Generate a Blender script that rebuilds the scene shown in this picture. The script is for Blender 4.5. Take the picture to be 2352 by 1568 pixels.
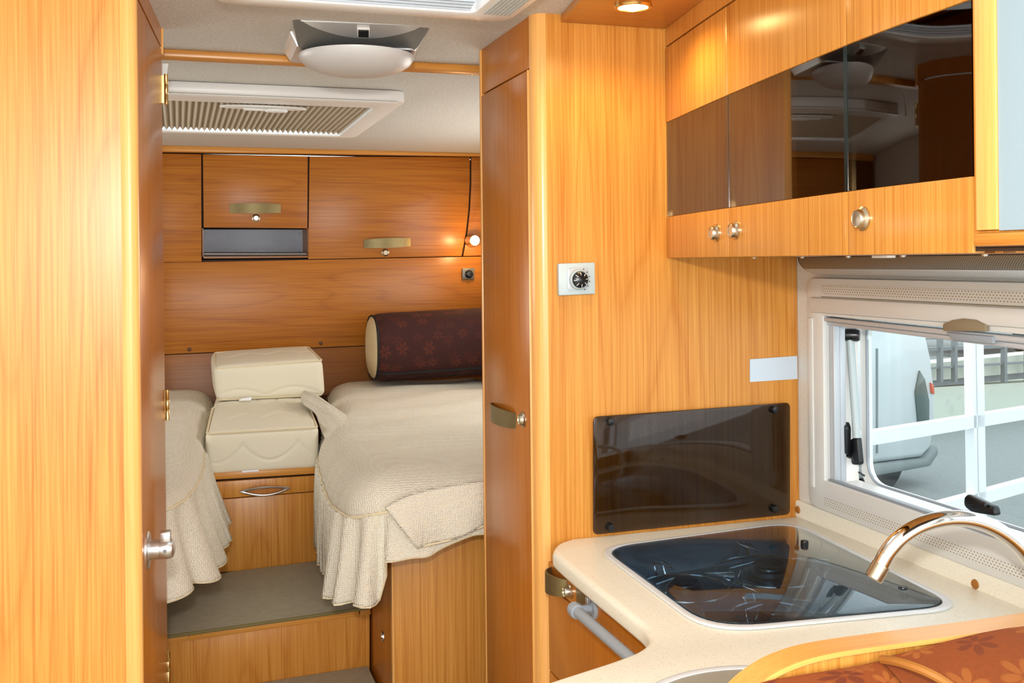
import bpy, bmesh, math, random
from mathutils import Vector, Matrix
random.seed(7)
S = bpy.context.scene
for o in list(bpy.data.objects): bpy.data.objects.remove(o)
EYE = 1.46                       # eye height above the vehicle floor
# ---------------- camera ----------------
F, YAW, ROLL, V0 = 2350.0, 0.315, 0.010, 600.0
cr, sr, cy, sy = math.cos(ROLL), math.sin(ROLL), math.cos(YAW), math.sin(YAW)
cam = bpy.data.cameras.new('camera'); co = bpy.data.objects.new('camera', cam); S.collection.objects.link(co)
co.matrix_world = Matrix(((cr*cy, sr*cy, -sy, 0), (-cr*sy, -sr*sy, -cy, 0), (-sr, cr, 0, EYE), (0, 0, 0, 1)))
cam.sensor_width = 36; cam.lens = 36*F/2352; cam.shift_y = (V0-784)/2352; cam.clip_start = .05; cam.clip_end = 300
S.camera = co
# ---------------- world and lights ----------------
W = bpy.data.worlds.new('sky'); S.world = W; W.use_nodes = True
bg = W.node_tree.nodes['Background']; bg.inputs[0].default_value = (.90, .96, 1, 1); bg.inputs[1].default_value = 1.65
def light(name, kind, loc, power, color=(1, 1, 1), rot=None, **kw):
    l = bpy.data.lights.new(name, kind); l.energy = power; l.color = color
    for k, v in kw.items(): setattr(l, k, v)
    o = bpy.data.objects.new(name, l); S.collection.objects.link(o); o.location = (loc[0], loc[1], loc[2]+EYE)
    if rot: o.rotation_euler = rot
    return o
light('camera_flash', 'POINT', (-.02, -.04, .18), 64, (1, .975, .94), shadow_soft_size=.03)
# added fill lights, unseen: one behind the camera, two at the bedroom side walls
light('cab_fill_light', 'AREA', (.1, -1.3, .0), 23, (1, .99, .97), rot=(math.radians(90), 0, 0), shape='RECTANGLE', size=1.9, size_y=.9)
light('bedroom_fill_light', 'AREA', (1.45, 3.55, .02), 7, (1, .97, .92), rot=(0, math.radians(90), 0), shape='RECTANGLE', size=.45, size_y=1.2)
light('bedroom_fill_light', 'AREA', (-.99, 3.55, .02), 7, (1, .97, .92), rot=(0, math.radians(-90), 0), shape='RECTANGLE', size=.45, size_y=1.2)
S.view_settings.view_transform = 'Standard'; S.view_settings.look = 'None'; S.view_settings.gamma = 1
S.view_settings.use_curve_mapping = False; S.view_settings.exposure = 0.35

# ---------------- measuring: a pixel's ray meets a plane ----------------
def ray(u, v):
    a, b = (u-1176)/F, (V0-v)/F
    A, B = a*cr+b*sr, -a*sr+b*cr
    return Vector((A*cy+sy, -A*sy+cy, B))
def atx(x, u, v): d = ray(u, v); return d*(x/d.x)
def aty(y, u, v): d = ray(u, v); return d*(y/d.y)
def atz(z, u, v): d = ray(u, v); return d*(z/d.z)
def atp(p, n, u, v):
    d = ray(u, v); p, n = Vector(p), Vector(n); return d*(p.dot(n)/d.dot(n))

# ---------------- materials ----------------
def srgb(r, g, b):
    f = lambda c: (c/255/12.92) if c/255 <= .04045 else ((c/255+.055)/1.055)**2.4
    return (f(r), f(g), f(b), 1)
class NT:
    def __init__(s, name):
        s.m = bpy.data.materials.new(name); s.m.use_nodes = True; s.t = s.m.node_tree
        s.b = s.t.nodes['Principled BSDF']; s.out = s.t.nodes['Material Output']
    def n(s, typ, ins=None, **kw):
        x = s.t.nodes.new(typ)
        for k, v in kw.items(): setattr(x, k, v)
        for k, v in (ins or {}).items():
            if isinstance(v, bpy.types.NodeSocket): s.t.links.new(v, x.inputs[k])
            else: x.inputs[k].default_value = v
        return x
    def l(s, a, b): s.t.links.new(a, b)
    def math(s, op, a, b=0.0, c=0.0): return s.n('ShaderNodeMath', {0: a, 1: b, 2: c}, operation=op).outputs[0]
    def mix(s, f, a, b): 
        x = s.n('ShaderNodeMix', {0: f, 6: a, 7: b}, data_type='RGBA'); return x.outputs[2]
    def ramp(s, f, stops):
        x = s.n('ShaderNodeValToRGB', {0: f}); r = x.color_ramp
        r.elements[0].position, r.elements[0].color = stops[0]; r.elements[1].position, r.elements[1].color = stops[-1]
        for p, c in stops[1:-1]:
            e = r.elements.new(p); e.color = c
        return x.outputs[0]
    def coord(s, scale=(1, 1, 1), rot=(0, 0, 0), src='Object'):
        tc = s.n('ShaderNodeTexCoord')
        return s.n('ShaderNodeMapping', {0: tc.outputs[src], 2: rot, 3: scale}).outputs[0]
    def noise(s, vec, scale, detail=3, rough=.5, dist=0.0):
        return s.n('ShaderNodeTexNoise', {'Vector': vec, 'Scale': scale, 'Detail': detail, 'Roughness': rough, 'Distortion': dist}).outputs[0]
    def bump(s, h, strength=.3, dist=.001):
        s.l(s.n('ShaderNodeBump', {'Height': h, 'Strength': strength, 'Distance': dist}).outputs[0], s.b.inputs['Normal'])
def g(v): return (v, v, v, 1)
def plain(name, col, rough=.4, metal=0, spec=.5, coat=0):
    t = NT(name); t.b.inputs['Base Color'].default_value = col if len(col) == 4 else (*col, 1)
    t.b.inputs['Roughness'].default_value = rough; t.b.inputs['Metallic'].default_value = metal
    t.b.inputs['Specular IOR Level'].default_value = spec; t.b.inputs['Coat Weight'].default_value = coat
    return t.m
def brushed(name, col, rough=.3, metal=1):
    t = NT(name); c = t.coord((1, 1, 1)); n = t.noise(c, 90, 2)
    t.l(t.mix(n, (*[x*.85 for x in col[:3]], 1), (*[min(1, x*1.1) for x in col[:3]], 1)), t.b.inputs['Base Color'])
    t.b.inputs['Roughness'].default_value = rough; t.b.inputs['Metallic'].default_value = metal
    return t.m
def wood(name, base, dark, axis='Z', rough=.28, contrast=1.0, seed=0.0):
    t = NT(name)
    k = {'Z': (1, 1, .013), 'X': (.013, 1, 1), 'Y': (1, .013, 1)}[axis]
    k2 = {'Z': (1, 1, .055), 'X': (.055, 1, 1), 'Y': (1, .055, 1)}[axis]
    oi = t.n('ShaderNodeTexCoord').outputs['Object']
    off = t.n('ShaderNodeVectorMath', {0: oi, 1: (seed, seed*.7, seed*.3)}, operation='ADD').outputs[0]
    c1 = t.n('ShaderNodeMapping', {0: off, 3: k}).outputs[0]
    c2 = t.n('ShaderNodeMapping', {0: off, 3: k2}).outputs[0]
    fine = t.noise(c1, 260, 2, .6)
    mid = t.noise(c1, 70, 3, .6)
    # contour lines of a slow field give the long ovals of flat-sawn cherry
    slow = t.noise(c2, 5.5, 1.0, .35, .1)
    ring = t.math('FRACT', t.math('MULTIPLY', slow, 17))
    ring = t.math('POWER', t.math('ABSOLUTE', t.math('SUBTRACT', t.math('MULTIPLY', ring, 2), 1)), 5)
    broad = t.noise(c1, 9, 2, .5)
    f = t.math('ADD', t.math('MULTIPLY', fine, .85), t.math('MULTIPLY', mid, .34))
    f = t.math('ADD', f, t.math('MULTIPLY', ring, .15))
    f = t.math('ADD', f, t.math('MULTIPLY', broad, .24))
    f = t.n('ShaderNodeMapRange', {0: f, 1: .56, 2: 1.04, 3: 0, 4: 1}).outputs[0]
    f = t.math('MULTIPLY', f, contrast)
    col = t.mix(f, (*base, 1), (*dark, 1))
    t.l(col, t.b.inputs['Base Color'])
    t.b.inputs['Roughness'].default_value = rough
    t.b.inputs['Specular IOR Level'].default_value = .38
    t.bump(fine, .06, .0006)
    return t.m
CB, CD = (.66, .305, .062), (.44, .145, .015)
RB, RD = (.50, .172, .021), (.34, .092, .008)
M = {}
M['wood'] = wood('light_cherry_upright', CB, CD, 'Z', .30)
M['wood_b'] = wood('light_cherry_upright_b', CB, CD, 'Z', .26, 1, 3.1)
M['wood_rail'] = wood('light_cherry_along', CB, CD, 'Y', .30, 1, 1.3)
M['wood_x'] = wood('light_cherry_across', CB, CD, 'X', .30, .8, 2.2)
M['wood_red'] = wood('warm_cherry_upright', RB, RD, 'Z', .25, .8, 5.0)
M['wood_h'] = wood('honey_cherry_across', (.46, .165, .018), (.27, .074, .006), 'X', .33, 1, 4.0)
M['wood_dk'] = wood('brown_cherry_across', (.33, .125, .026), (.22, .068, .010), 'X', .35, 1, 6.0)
M['edge'] = wood('cherry_edge_band', (.80, .42, .13), (.65, .28, .06), 'Z', .22, .6)
M['dark_gap'] = plain('dark_gap', (.035, .014, .004), .8)
M['screw'] = plain('screw_cap_brown', (.10, .035, .008), .5)
M['bronze'] = brushed('satin_bronze', (.235, .185, .085), .45, .8)
M['knob'] = brushed('satin_nickel', (.60, .54, .42), .28)
M['steel'] = brushed('satin_steel', (.70, .70, .70), .30)
M['dksteel'] = brushed('dark_steel', (.22, .22, .23), .35)
M['rimsteel'] = plain('hob_rim_steel', (.70, .74, .78), .3, .1)
M['chrome'] = plain('chrome', (.86, .84, .82), .06, 1)
M['brass'] = plain('brass', (.75, .55, .22), .25, 1)
M['silverp'] = plain('silver_plastic', (.50, .54, .58), .35, .2)
M['palegrey'] = plain('pale_grey_plastic', (.44, .52, .54), .4)
M['railgrey'] = plain('rail_grey_plastic', (.29, .33, .38), .4)
M['black'] = plain('black_plastic', (.006, .007, .008), .28)
M['white'] = plain('white_plastic', (.80, .80, .78), .35)
M['cream'] = plain('cream_plastic', (.66, .67, .65), .42)
M['label'] = plain('white_label', (.56, .66, .76), .5)
M['paleblue'] = plain('pale_blue_panel', (.27, .36, .42), .5)
M['strip_reflect'] = plain('silver_strip_reflection_tint', (.66, .78, .90), .3)  # silver strip with its blue-white reflection put into the base colour
M['seal'] = plain('dark_teal_glass_edge', (.006, .016, .018), .15)
M['paper'] = plain('care_tag_white', (.88, .9, .95), .6)
M['gun'] = plain('gunmetal_plastic', (.17, .17, .16), .4, .3)
M['silverbright'] = plain('bright_silver', (.72, .75, .76), .25, .35)
M['piping'] = plain('cream_piping', (.72, .62, .42), .8)
def speck(name, a, b, scale, rough, thr=.63, bumpk=0.0):
    t = NT(name); c = t.coord(); v = t.noise(c, scale, 2, .5)
    f = t.ramp(v, [(thr, g(0)), (thr+.07, g(1))]); v2 = t.noise(c, scale*.35, 2)
    col = t.mix(f, t.mix(v2, (*a, 1), (*[min(1, x*.93) for x in a], 1)), (*b, 1))
    t.l(col, t.b.inputs['Base Color']); t.b.inputs['Roughness'].default_value = rough
    if bumpk: t.bump(v, bumpk, .001)
    return t.m
M['counter'] = speck('cream_speckled_laminate', (.85, .825, .71), (.46, .34, .19), 520, .33, .64)
t = NT('embossed_wall_vinyl'); c = t.coord((1, 1, 1)); v = t.noise(c, 150, 3, .55, .6)
t.l(t.mix(v, (.40, .39, .36, 1), (.82, .81, .77, 1)), t.b.inputs['Base Color']); t.b.inputs['Roughness'].default_value = .6; t.bump(v, .9, .003); M['vinyl'] = t.m
t = NT('cream_wall_vinyl'); c = t.coord((1, 1, 1)); v = t.noise(c, 260, 3, .55, .4)
t.l(t.mix(v, (.56, .56, .51, 1), (.82, .82, .78, 1)), t.b.inputs['Base Color']); t.b.inputs['Roughness'].default_value = .55; t.bump(v, .7, .002); M['vinyl_w'] = t.m
def carpet(name, a, b):
    t = NT(name); c = t.coord(); v = t.noise(c, 500, 3, .7); w = t.noise(c, 40, 3)
    t.l(t.mix(t.math('ADD', t.math('MULTIPLY', v, .75), t.math('MULTIPLY', w, .25)), (*a, 1), (*b, 1)), t.b.inputs['Base Color'])
    t.b.inputs['Roughness'].default_value = .95; t.bump(v, 1, .004); return t.m
M['carpet'] = carpet('taupe_carpet', (.26, .22, .13), (.90, .80, .58))
M['carpet_edge'] = plain('carpet_binding', (.20, .16, .06), .9)
M['carpet_in'] = carpet('grey_niche_felt', (.42, .47, .54), (.72, .76, .86))
# waffle knit
t = NT('cream_waffle_knit')
c = t.coord()
vk = t.n('ShaderNodeTexVoronoi', {'Vector': c, 'Scale': 215, 'Randomness': .3})
h = t.ramp(vk.outputs['Distance'], [(.15, g(1)), (.62, g(0))])
t.l(t.mix(h, (.70, .64, .51, 1), (.92, .885, .79, 1)), t.b.inputs['Base Color']); t.b.inputs['Roughness'].default_value = .85
t.bump(h, .8, .0025); M['knit'] = t.m
def fabric(name, a, bumpk=.25, scale=500):
    t = NT(name); c = t.coord(); v = t.noise(c, scale, 2)
    t.l(t.mix(v, (*[x*.9 for x in a], 1), (*a, 1)), t.b.inputs['Base Color']); t.b.inputs['Roughness'].default_value = .85
    t.bump(v, bumpk, .001); return t.m
M['mattress'] = fabric('cream_mattress_ticking', (.80, .75, .60))
M['beige'] = fabric('beige_bolster_end', (.66, .52, .30))
def flowers(name, ground, petal, petal2, scale, rough=.85, src='Object'):
    """five- to seven-petalled flowers scattered over velvet"""
    t = NT(name); c = t.coord((1, 1, 1), src=src)
    d = t.noise(c, 12, 2); 
    vo = t.n('ShaderNodeTexVoronoi', {'Vector': c, 'Scale': scale, 'Randomness': .8}, voronoi_dimensions='2D')
    dl = t.n('ShaderNodeVectorMath', {0: t.n('ShaderNodeVectorMath', {0: c, 3: scale}, operation='SCALE').outputs[0], 1: t.n('ShaderNodeVectorMath', {0: vo.outputs['Position'], 3: scale}, operation='SCALE').outputs[0]}, operation='SUBTRACT').outputs[0]
    sp = t.n('ShaderNodeSeparateXYZ', {0: dl}); x, y = sp.outputs[0], sp.outputs[1]
    ang = t.math('ARCTAN2', y, x); r = t.math('SQRT', t.math('ADD', t.math('MULTIPLY', x, x), t.math('MULTIPLY', y, y)))
    cs = t.n('ShaderNodeSeparateColor', {0: vo.outputs['Color']})
    p = t.math('ABSOLUTE', t.math('COSINE', t.math('ADD', t.math('MULTIPLY', ang, 3), t.math('MULTIPLY', cs.outputs[0], 6.28))))
    edge = t.math('SUBTRACT', t.math('MULTIPLY', t.math('POWER', p, .7), .40), r)
    m = t.math('MULTIPLY', t.ramp(edge, [(.0, g(0)), (.05, g(1))]), t.ramp(r, [(.04, g(0)), (.09, g(1))]))
    pc = t.mix(t.ramp(cs.outputs[1], [(.45, g(0)), (.55, g(1))]), (*petal, 1), (*petal2, 1))
    v = t.noise(c, 90, 4, .7)
    base = t.mix(v, (*[q*.75 for q in ground], 1), (*[min(1, q*1.25) for q in ground], 1))
    t.l(t.mix(t.math('MULTIPLY', m, .85), base, pc), t.b.inputs['Base Color']); t.b.inputs['Roughness'].default_value = rough
    t.bump(v, .3, .001); return t.m
M['flower_red'] = flowers('dark_red_flower_velvet', (.036, .004, .002), (.085, .013, .004), (.06, .008, .003), 17, src='UV')
M['flower_or'] = flowers('orange_flower_velvet', (.215, .043, .002), (.31, .088, .010), (.12, .018, .002), 8, src='UV')
M['piping_dark'] = plain('black_piping', (.004, .003, .003), .7)
M['piping_or'] = plain('ochre_piping', (.34, .125, .016), .7)
def tinted(name, tint, ior=1.5, rough=.02, refl=(1, 1, 1)):
    t = NT(name)
    tr = t.n('ShaderNodeBsdfTransparent', {0: (*tint, 1)}); gl = t.n('ShaderNodeBsdfGlossy', {'Color': (*refl, 1), 'Roughness': rough})
    f0 = ((ior-1)/(ior+1))**2; fc = t.n('ShaderNodeLayerWeight', {0: .5}).outputs['Facing']
    fr = t.math('MULTIPLY_ADD', t.math('POWER', fc, 5), 1-f0, f0); mx = t.n('ShaderNodeMixShader', {0: fr, 1: tr.outputs[0], 2: gl.outputs[0]})
    t.l(mx.outputs[0], t.out.inputs[0]); return t.m
M['glass_locker'] = tinted('smoked_cabinet_glass', (.40, .33, .22), 1.7)
M['glass_splash'] = tinted('smoked_splash_glass', (.44, .43, .41), 1.5, .05, (.9, .9, .9))
M['glass_hob'] = tinted('dark_hob_glass', (.58, .66, .72), 1.6, .015, (.9, .96, 1))
M['acrylic'] = tinted('clear_acrylic_pane', (.93, .97, .97), 1.35, .01)
def emit(name, col, s):
    t = NT(name); e = t.n('ShaderNodeEmission', {0: (*col, 1), 1: s}); t.l(e.outputs[0], t.out.inputs[0]); return t.m
M['lamp_on'] = emit('halogen_lens_lit', (1, .80, .42), 9)
M['lamp_on2'] = emit('reading_lens_lit', (1, .74, .36), 9)
t = NT('opal_diffuser'); t.b.inputs['Base Color'].default_value = (.60, .61, .61, 1); t.b.inputs['Roughness'].default_value = .35; M['opal'] = t.m
t = NT('perforated_dark_sheet'); c = t.n('ShaderNodeTexCoord').outputs['UV']
vo = t.n('ShaderNodeSeparateXYZ', {0: c})
fx = t.math('SUBTRACT', t.math('FRACT', t.math('ADD', t.math('MULTIPLY', vo.outputs[0], 190), t.math('MULTIPLY', t.math('MODULO', t.math('FLOOR', t.math('MULTIPLY', vo.outputs[1], 220)), 2), .5))), .5)
fy = t.math('SUBTRACT', t.math('FRACT', t.math('MULTIPLY', vo.outputs[1], 220)), .5)
rr = t.math('SQRT', t.math('ADD', t.math('MULTIPLY', fx, fx), t.math('MULTIPLY', fy, fy)))
t.l(t.ramp(rr, [(.27, (.012, .012, .01, 1)), (.33, (.30, .285, .24, 1))]), t.b.inputs['Base Color']); t.b.inputs['Roughness'].default_value = .4; M['perf'] = t.m
t = NT('perforated_cream_strip'); c = t.n('ShaderNodeTexCoord').outputs['UV']; vo = t.n('ShaderNodeSeparateXYZ', {0: c})
fx = t.math('SUBTRACT', t.math('FRACT', t.math('ADD', t.math('MULTIPLY', vo.outputs[0], 130), t.math('MULTIPLY', t.math('MODULO', t.math('FLOOR', t.math('MULTIPLY', vo.outputs[1], 200)), 2), .5))), .5)
fy = t.math('SUBTRACT', t.math('FRACT', t.math('MULTIPLY', vo.outputs[1], 200)), .5)
rr = t.math('SQRT', t.math('ADD', t.math('MULTIPLY', fx, fx), t.math('MULTIPLY', fy, fy)))
t.l(t.ramp(rr, [(.20, (.33, .26, .15, 1)), (.27, (.66, .67, .65, 1))]), t.b.inputs['Base Color']); M['perf_cream'] = t.m

# ---------------- geometry kit: eye-relative coordinates, z=0 at eye height ----------------
WL = {}
def tagit(o, label=None, cat=None, group=None, kind=None):
    if label: o['label'] = label
    if cat: o['category'] = cat
    if group: o['group'] = group
    if kind: o['kind'] = kind
    return o
def empty(name, loc, label, cat, group=None):
    o = bpy.data.objects.new(name, None); S.collection.objects.link(o); o.empty_display_size = .05
    o.location = (loc[0], loc[1], loc[2]+EYE); WL[o.name] = Vector(o.location)
    return tagit(o, label, cat, group)
class G:
    """collects shapes; build() links them as ONE mesh object"""
    def __init__(s): s.v, s.f, s.uv = [], [], {}
    def add(s, v, f, uv=None):
        k = len(s.v); s.v += [Vector(p) for p in v]
        for i, q in enumerate(f):
            s.f.append([k+j for j in q])
            if uv: s.uv[len(s.f)-1] = [uv[j] for j in q]
        return s
    def bm(s, bm):
        bmesh.ops.recalc_face_normals(bm, faces=bm.faces); bm.verts.ensure_lookup_table()
        for i, v in enumerate(bm.verts): v.index = i
        s.add([v.co.copy() for v in bm.verts], [[v.index for v in f.verts] for f in bm.faces]); bm.free(); return s
    def prism(s, pts, vec, bev=0, seg=2):
        pts = [Vector(p) for p in pts]; vec = Vector(vec); bm = bmesh.new()
        a = [bm.verts.new(p) for p in pts]; b = [bm.verts.new(p+vec) for p in pts]; n = len(pts)
        bm.faces.new(a); bm.faces.new(b[::-1])
        for i in range(n): bm.faces.new((a[i], b[i], b[(i+1) % n], a[(i+1) % n]))
        if bev:
            bmesh.ops.recalc_face_normals(bm, faces=bm.faces)
            es = [e for e in bm.edges if e.calc_face_angle(0) > .6]
            bmesh.ops.bevel(bm, geom=es, offset=bev, segments=seg, profile=.5, affect='EDGES', clamp_overlap=True)
        return s.bm(bm)
    def box(s, lo, hi, bev=0, seg=2):
        lo = Vector([min(a, b) for a, b in zip(lo, hi)]) if True else lo; 
        return s._box(lo, hi, bev, seg)
    def _box(s, lo, hi, bev, seg):
        x0, y0, z0 = lo; x1, y1, z1 = hi
        return s.prism([(x0, y0, z0), (x1, y0, z0), (x1, y1, z0), (x0, y1, z0)], (0, 0, z1-z0), bev, seg)
    def lathe(s, prof, org, ax, n=24):
        org, ax = Vector(org), Vector(ax).normalized(); e1 = ax.orthogonal().normalized(); e2 = ax.cross(e1)
        v, f = [], []
        for (r, h) in prof:
            for i in range(n):
                q = 2*math.pi*i/n; v.append(org+ax*h+(e1*math.cos(q)+e2*math.sin(q))*max(r, 1e-5))
        for j in range(len(prof)-1):
            for i in range(n): f.append((j*n+i, j*n+(i+1) % n, (j+1)*n+(i+1) % n, (j+1)*n+i))
        if prof[0][0] > 1e-4: f.append(tuple(range(n))[::-1])
        if prof[-1][0] > 1e-4: f.append(tuple((len(prof)-1)*n+i for i in range(n)))
        return s.add(v, f)
    def tube(s, path, r, n=8, closed=False):
        path = [Vector(p) for p in path]; v, f = [], []; m = len(path); up = None
        rs = r if isinstance(r, (list, tuple)) else [r]*m
        for i, p in enumerate(path):
            a = path[(i-1) % m] if (closed or i > 0) else p; b = path[(i+1) % m] if (closed or i < m-1) else p
            d = (b-a).normalized()
            if up is None: up = d.orthogonal().normalized()
            up = (up-d*up.dot(d)).normalized(); w = d.cross(up)
            for k in range(n):
                q = 2*math.pi*k/n; v.append(p+(up*math.cos(q)+w*math.sin(q))*rs[i])
        for i in range(m if closed else m-1):
            for k in range(n): f.append((i*n+k, i*n+(k+1) % n, ((i+1) % m)*n+(k+1) % n, ((i+1) % m)*n+k))
        if not closed: f.append(tuple(range(n))[::-1]); f.append(tuple((m-1)*n+k for k in range(n)))
        return s.add(v, f)
    def grid(s, fn, nu, nv, uvfn=None, flip=False):
        v = [fn(i/nu, j/nv) for i in range(nu+1) for j in range(nv+1)]
        uv = [(uvfn(i/nu, j/nv) if uvfn else (i/nu, j/nv)) for i in range(nu+1) for j in range(nv+1)]
        f = []
        for i in range(nu):
            for j in range(nv):
                q = (i*(nv+1)+j, (i+1)*(nv+1)+j, (i+1)*(nv+1)+j+1, i*(nv+1)+j+1); f.append(q[::-1] if flip else q)
        return s.add(v, f, uv)
    def build(s, name, mat, parent=None, label=None, cat=None, group=None, kind=None, smooth=35, solid=0):
        n = len(s.v); lo = Vector([min(p[k] for p in s.v) for k in range(3)]); hi = Vector([max(p[k] for p in s.v) for k in range(3)])
        org = (lo+hi)/2
        if parent is None: org.z = lo.z
        me = bpy.data.meshes.new(name); me.from_pydata([p-org for p in s.v], [], s.f)
        if s.uv:
            ul = me.uv_layers.new(name='uv')
            for p in me.polygons:
                q = s.uv.get(p.index)
                if q:
                    for li, c in zip(p.loop_indices, q): ul.data[li].uv = c
        me.materials.append(M[mat]); me.update()
        if smooth is not None:
            me.polygons.foreach_set('use_smooth', [True]*len(me.polygons)); me.set_sharp_from_angle(angle=math.radians(smooth))
        o = bpy.data.objects.new(name, me); S.collection.objects.link(o)
        w = Vector((org.x, org.y, org.z+EYE)); WL[o.name] = w
        if parent is not None: o.parent = parent; o.location = w-WL[parent.name]
        else: o.location = w
        if solid:
            md = o.modifiers.new('thickness', 'SOLIDIFY'); md.thickness = solid; md.offset = 0
        return tagit(o, label, cat, group, kind)
def roundpoly(pts, r, n=6):
    pts = [Vector(p) for p in pts]; out = []; m = len(pts)
    for i, p in enumerate(pts):
        rr = r[i] if isinstance(r, (list, tuple)) else r
        if rr <= 0: out.append(p); continue
        a = (pts[i-1]-p); b = (pts[(i+1) % m]-p); rr = min(rr, a.length*.49, b.length*.49)
        a = p+a.normalized()*rr; b = p+b.normalized()*rr
        for k in range(n+1):
            t_ = k/n; out.append(a*(1-t_)**2+p*2*t_*(1-t_)+b*t_*t_)
    return out
def ring(g_, outer, inner, vec, bev=0):
    """frame between two loops with the same count"""
    outer = [Vector(p) for p in outer]; inner = [Vector(p) for p in inner]; vec = Vector(vec); n = len(outer)
    bm = bmesh.new(); A = [bm.verts.new(p) for p in outer]; B = [bm.verts.new(p) for p in inner]
    C = [bm.verts.new(p+vec) for p in outer]; D = [bm.verts.new(p+vec) for p in inner]
    for i in range(n):
        j = (i+1) % n
        bm.faces.new((A[i], A[j], B[j], B[i])); bm.faces.new((C[i], D[i], D[j], C[j])); bm.faces.new((A[i], C[i], C[j], A[j])); bm.faces.new((B[i], B[j], D[j], D[i]))
    if bev:
        bmesh.ops.recalc_face_normals(bm, faces=bm.faces)
        es = [e for e in bm.edges if e.calc_face_angle(0) > .7]
        bmesh.ops.bevel(bm, geom=es, offset=bev, segments=2, profile=.5, affect='EDGES', clamp_overlap=True)
    g_.bm(bm); return g_
def lerp(a, b, t): return a+(b-a)*t
def polyline(pts, t):
    """point at fraction t of a polyline's length (pts tuples)"""
    pts = [Vector(p) for p in pts]; L = [0]
    for a, b in zip(pts, pts[1:]): L.append(L[-1]+(b-a).length)
    d = t*L[-1]
    for i in range(len(pts)-1):
        if d <= L[i+1] or i == len(pts)-2:
            return lerp(pts[i], pts[i+1], (d-L[i])/max(1e-9, L[i+1]-L[i]))
def spline(pts, n):
    """Catmull-Rom through pts"""
    P = [Vector(p) for p in pts]; P = [P[0]*2-P[1]]+P+[P[-1]*2-P[-2]]; out = []
    for i in range(1, len(P)-2):
        for k in range(n):
            t_ = k/n; a, b, c, d = P[i-1:i+3]
            out.append(.5*((2*b)+(c-a)*t_+(2*a-5*b+4*c-d)*t_*t_+(3*b-a-3*c+d)*t_**3))
    out.append(P[-2]); return out
def rect_y(y, u0, v0, u1, v1, u2, v2, u3, v3): return [aty(y, u0, v0), aty(y, u1, v1), aty(y, u2, v2), aty(y, u3, v3)]

CEIL = .515; FLOOR = -1.46; XW = 1.33; YB = 4.7
# =====================================================================  THE SETTING
G().box((-1.05, -1.6, FLOOR-.05), (1.5, 5.0, FLOOR)).build('floor', 'carpet', kind='structure')
# ceiling with two roof openings
H1 = (.12, 1.38, .57, 1.95)   # x0,y0,x1,y1 of front hatch opening
H2 = (-.30, 3.16, .60, 3.92)
c = G()
def strip(x0, y0, x1, y1): c.box((x0, y0, CEIL), (x1, y1, CEIL+.04))
strip(-1.05, -1.0, 1.50, H1[1]); strip(-1.05, H1[1], H1[0], H1[3]); strip(H1[2], H1[1], 1.50, H1[3])
strip(-1.05, H1[3], 1.50, 2.60); c.build('ceiling', 'vinyl', kind='structure')
c = G(); strip(-1.05, 2.60, 1.50, H2[1]); strip(-1.05, H2[1], H2[0], H2[3]); strip(H2[2], H2[1], 1.50, H2[3]); strip(-1.05, H2[3], 1.50, 4.95)
c.build('ceiling', 'vinyl', kind='structure')
G().box((-1.03, 2.575, CEIL-.018), (1.44, 2.625, CEIL+.0), .003).build('trim_1', 'wood_x', kind='structure', label='thin wooden batten across the ceiling at the bedroom entrance')
G().box((-1.03, 2.627, CEIL-.016), (1.44, 2.634, CEIL), .001).build('trim_2', 'silverp', kind='structure')
# right wall with window opening
WY0, WY1, WZ0, WZ1 = .62, 1.90, -.500, -.110
w = G()
w.box((XW, -.9, FLOOR), (XW+.035, WY0, CEIL)); w.box((XW, WY1, FLOOR), (XW+.035, 2.395, CEIL)); w.box((1.46, 2.395, FLOOR), (1.50, 5.0, CEIL)); w.box((XW, 2.395, FLOOR), (1.46, 2.42, CEIL))
w.box((XW, WY0, FLOOR), (XW+.035, WY1, WZ0)); w.box((XW, WY0, WZ1), (XW+.035, WY1, CEIL)); w.build('wall_right', 'vinyl_w', kind='structure')
G().box((-1.05, -.9, FLOOR), (-1.01, 5.0, CEIL)).build('wall_left', 'vinyl_w', kind='structure')
# rear bedroom wall
wb = G().box((-1.01, YB+.012, FLOOR), (1.459, YB+.03, .02)).box((-1.01, 4.985, FLOOR), (1.459, 5.0, CEIL)).build('wall_back', 'dark_gap', kind='structure')
def slab(par, pts, depth, mat, name, bev=.002, **kw): return G().prism(pts, (0, depth, 0), bev).build(name, mat, par, **kw)
xl, xr = -.95, 1.45
zs = lambda x, a, b: lerp(a, b, (x+.06)/1.42)   # the wall's joints as measured at both ends
def wplank(z0a, z0b, z1a, z1b, mat):
    p = [(xl, YB, zs(xl, z0a, z0b)), (xr, YB, zs(xr, z0a, z0b)), (xr, YB, zs(xr, z1a, z1b)), (xl, YB, zs(xl, z1a, z1b))]
    slab(wb, p, .014, mat, 'panel', .0006)
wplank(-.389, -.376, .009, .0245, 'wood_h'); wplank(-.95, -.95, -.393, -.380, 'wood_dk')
for u, v in ((435, 802), (737, 788)):
    p = aty(YB, u, v); G().lathe([(.009, 0), (.009, .002), (.006, .004), (0, .004)], p, (0, -1, 0), 12).build('screw_cap', 'screw', wb)
G().prism([(xl, 4.66, zs(xl, .489, .501)), (xr, 4.66, zs(xr, .489, .501)), (xr, 4.66, CEIL), (xl, 4.66, CEIL)], (0, .09, 0), .003).build('trim_3', 'wood_x', kind='structure')

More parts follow.
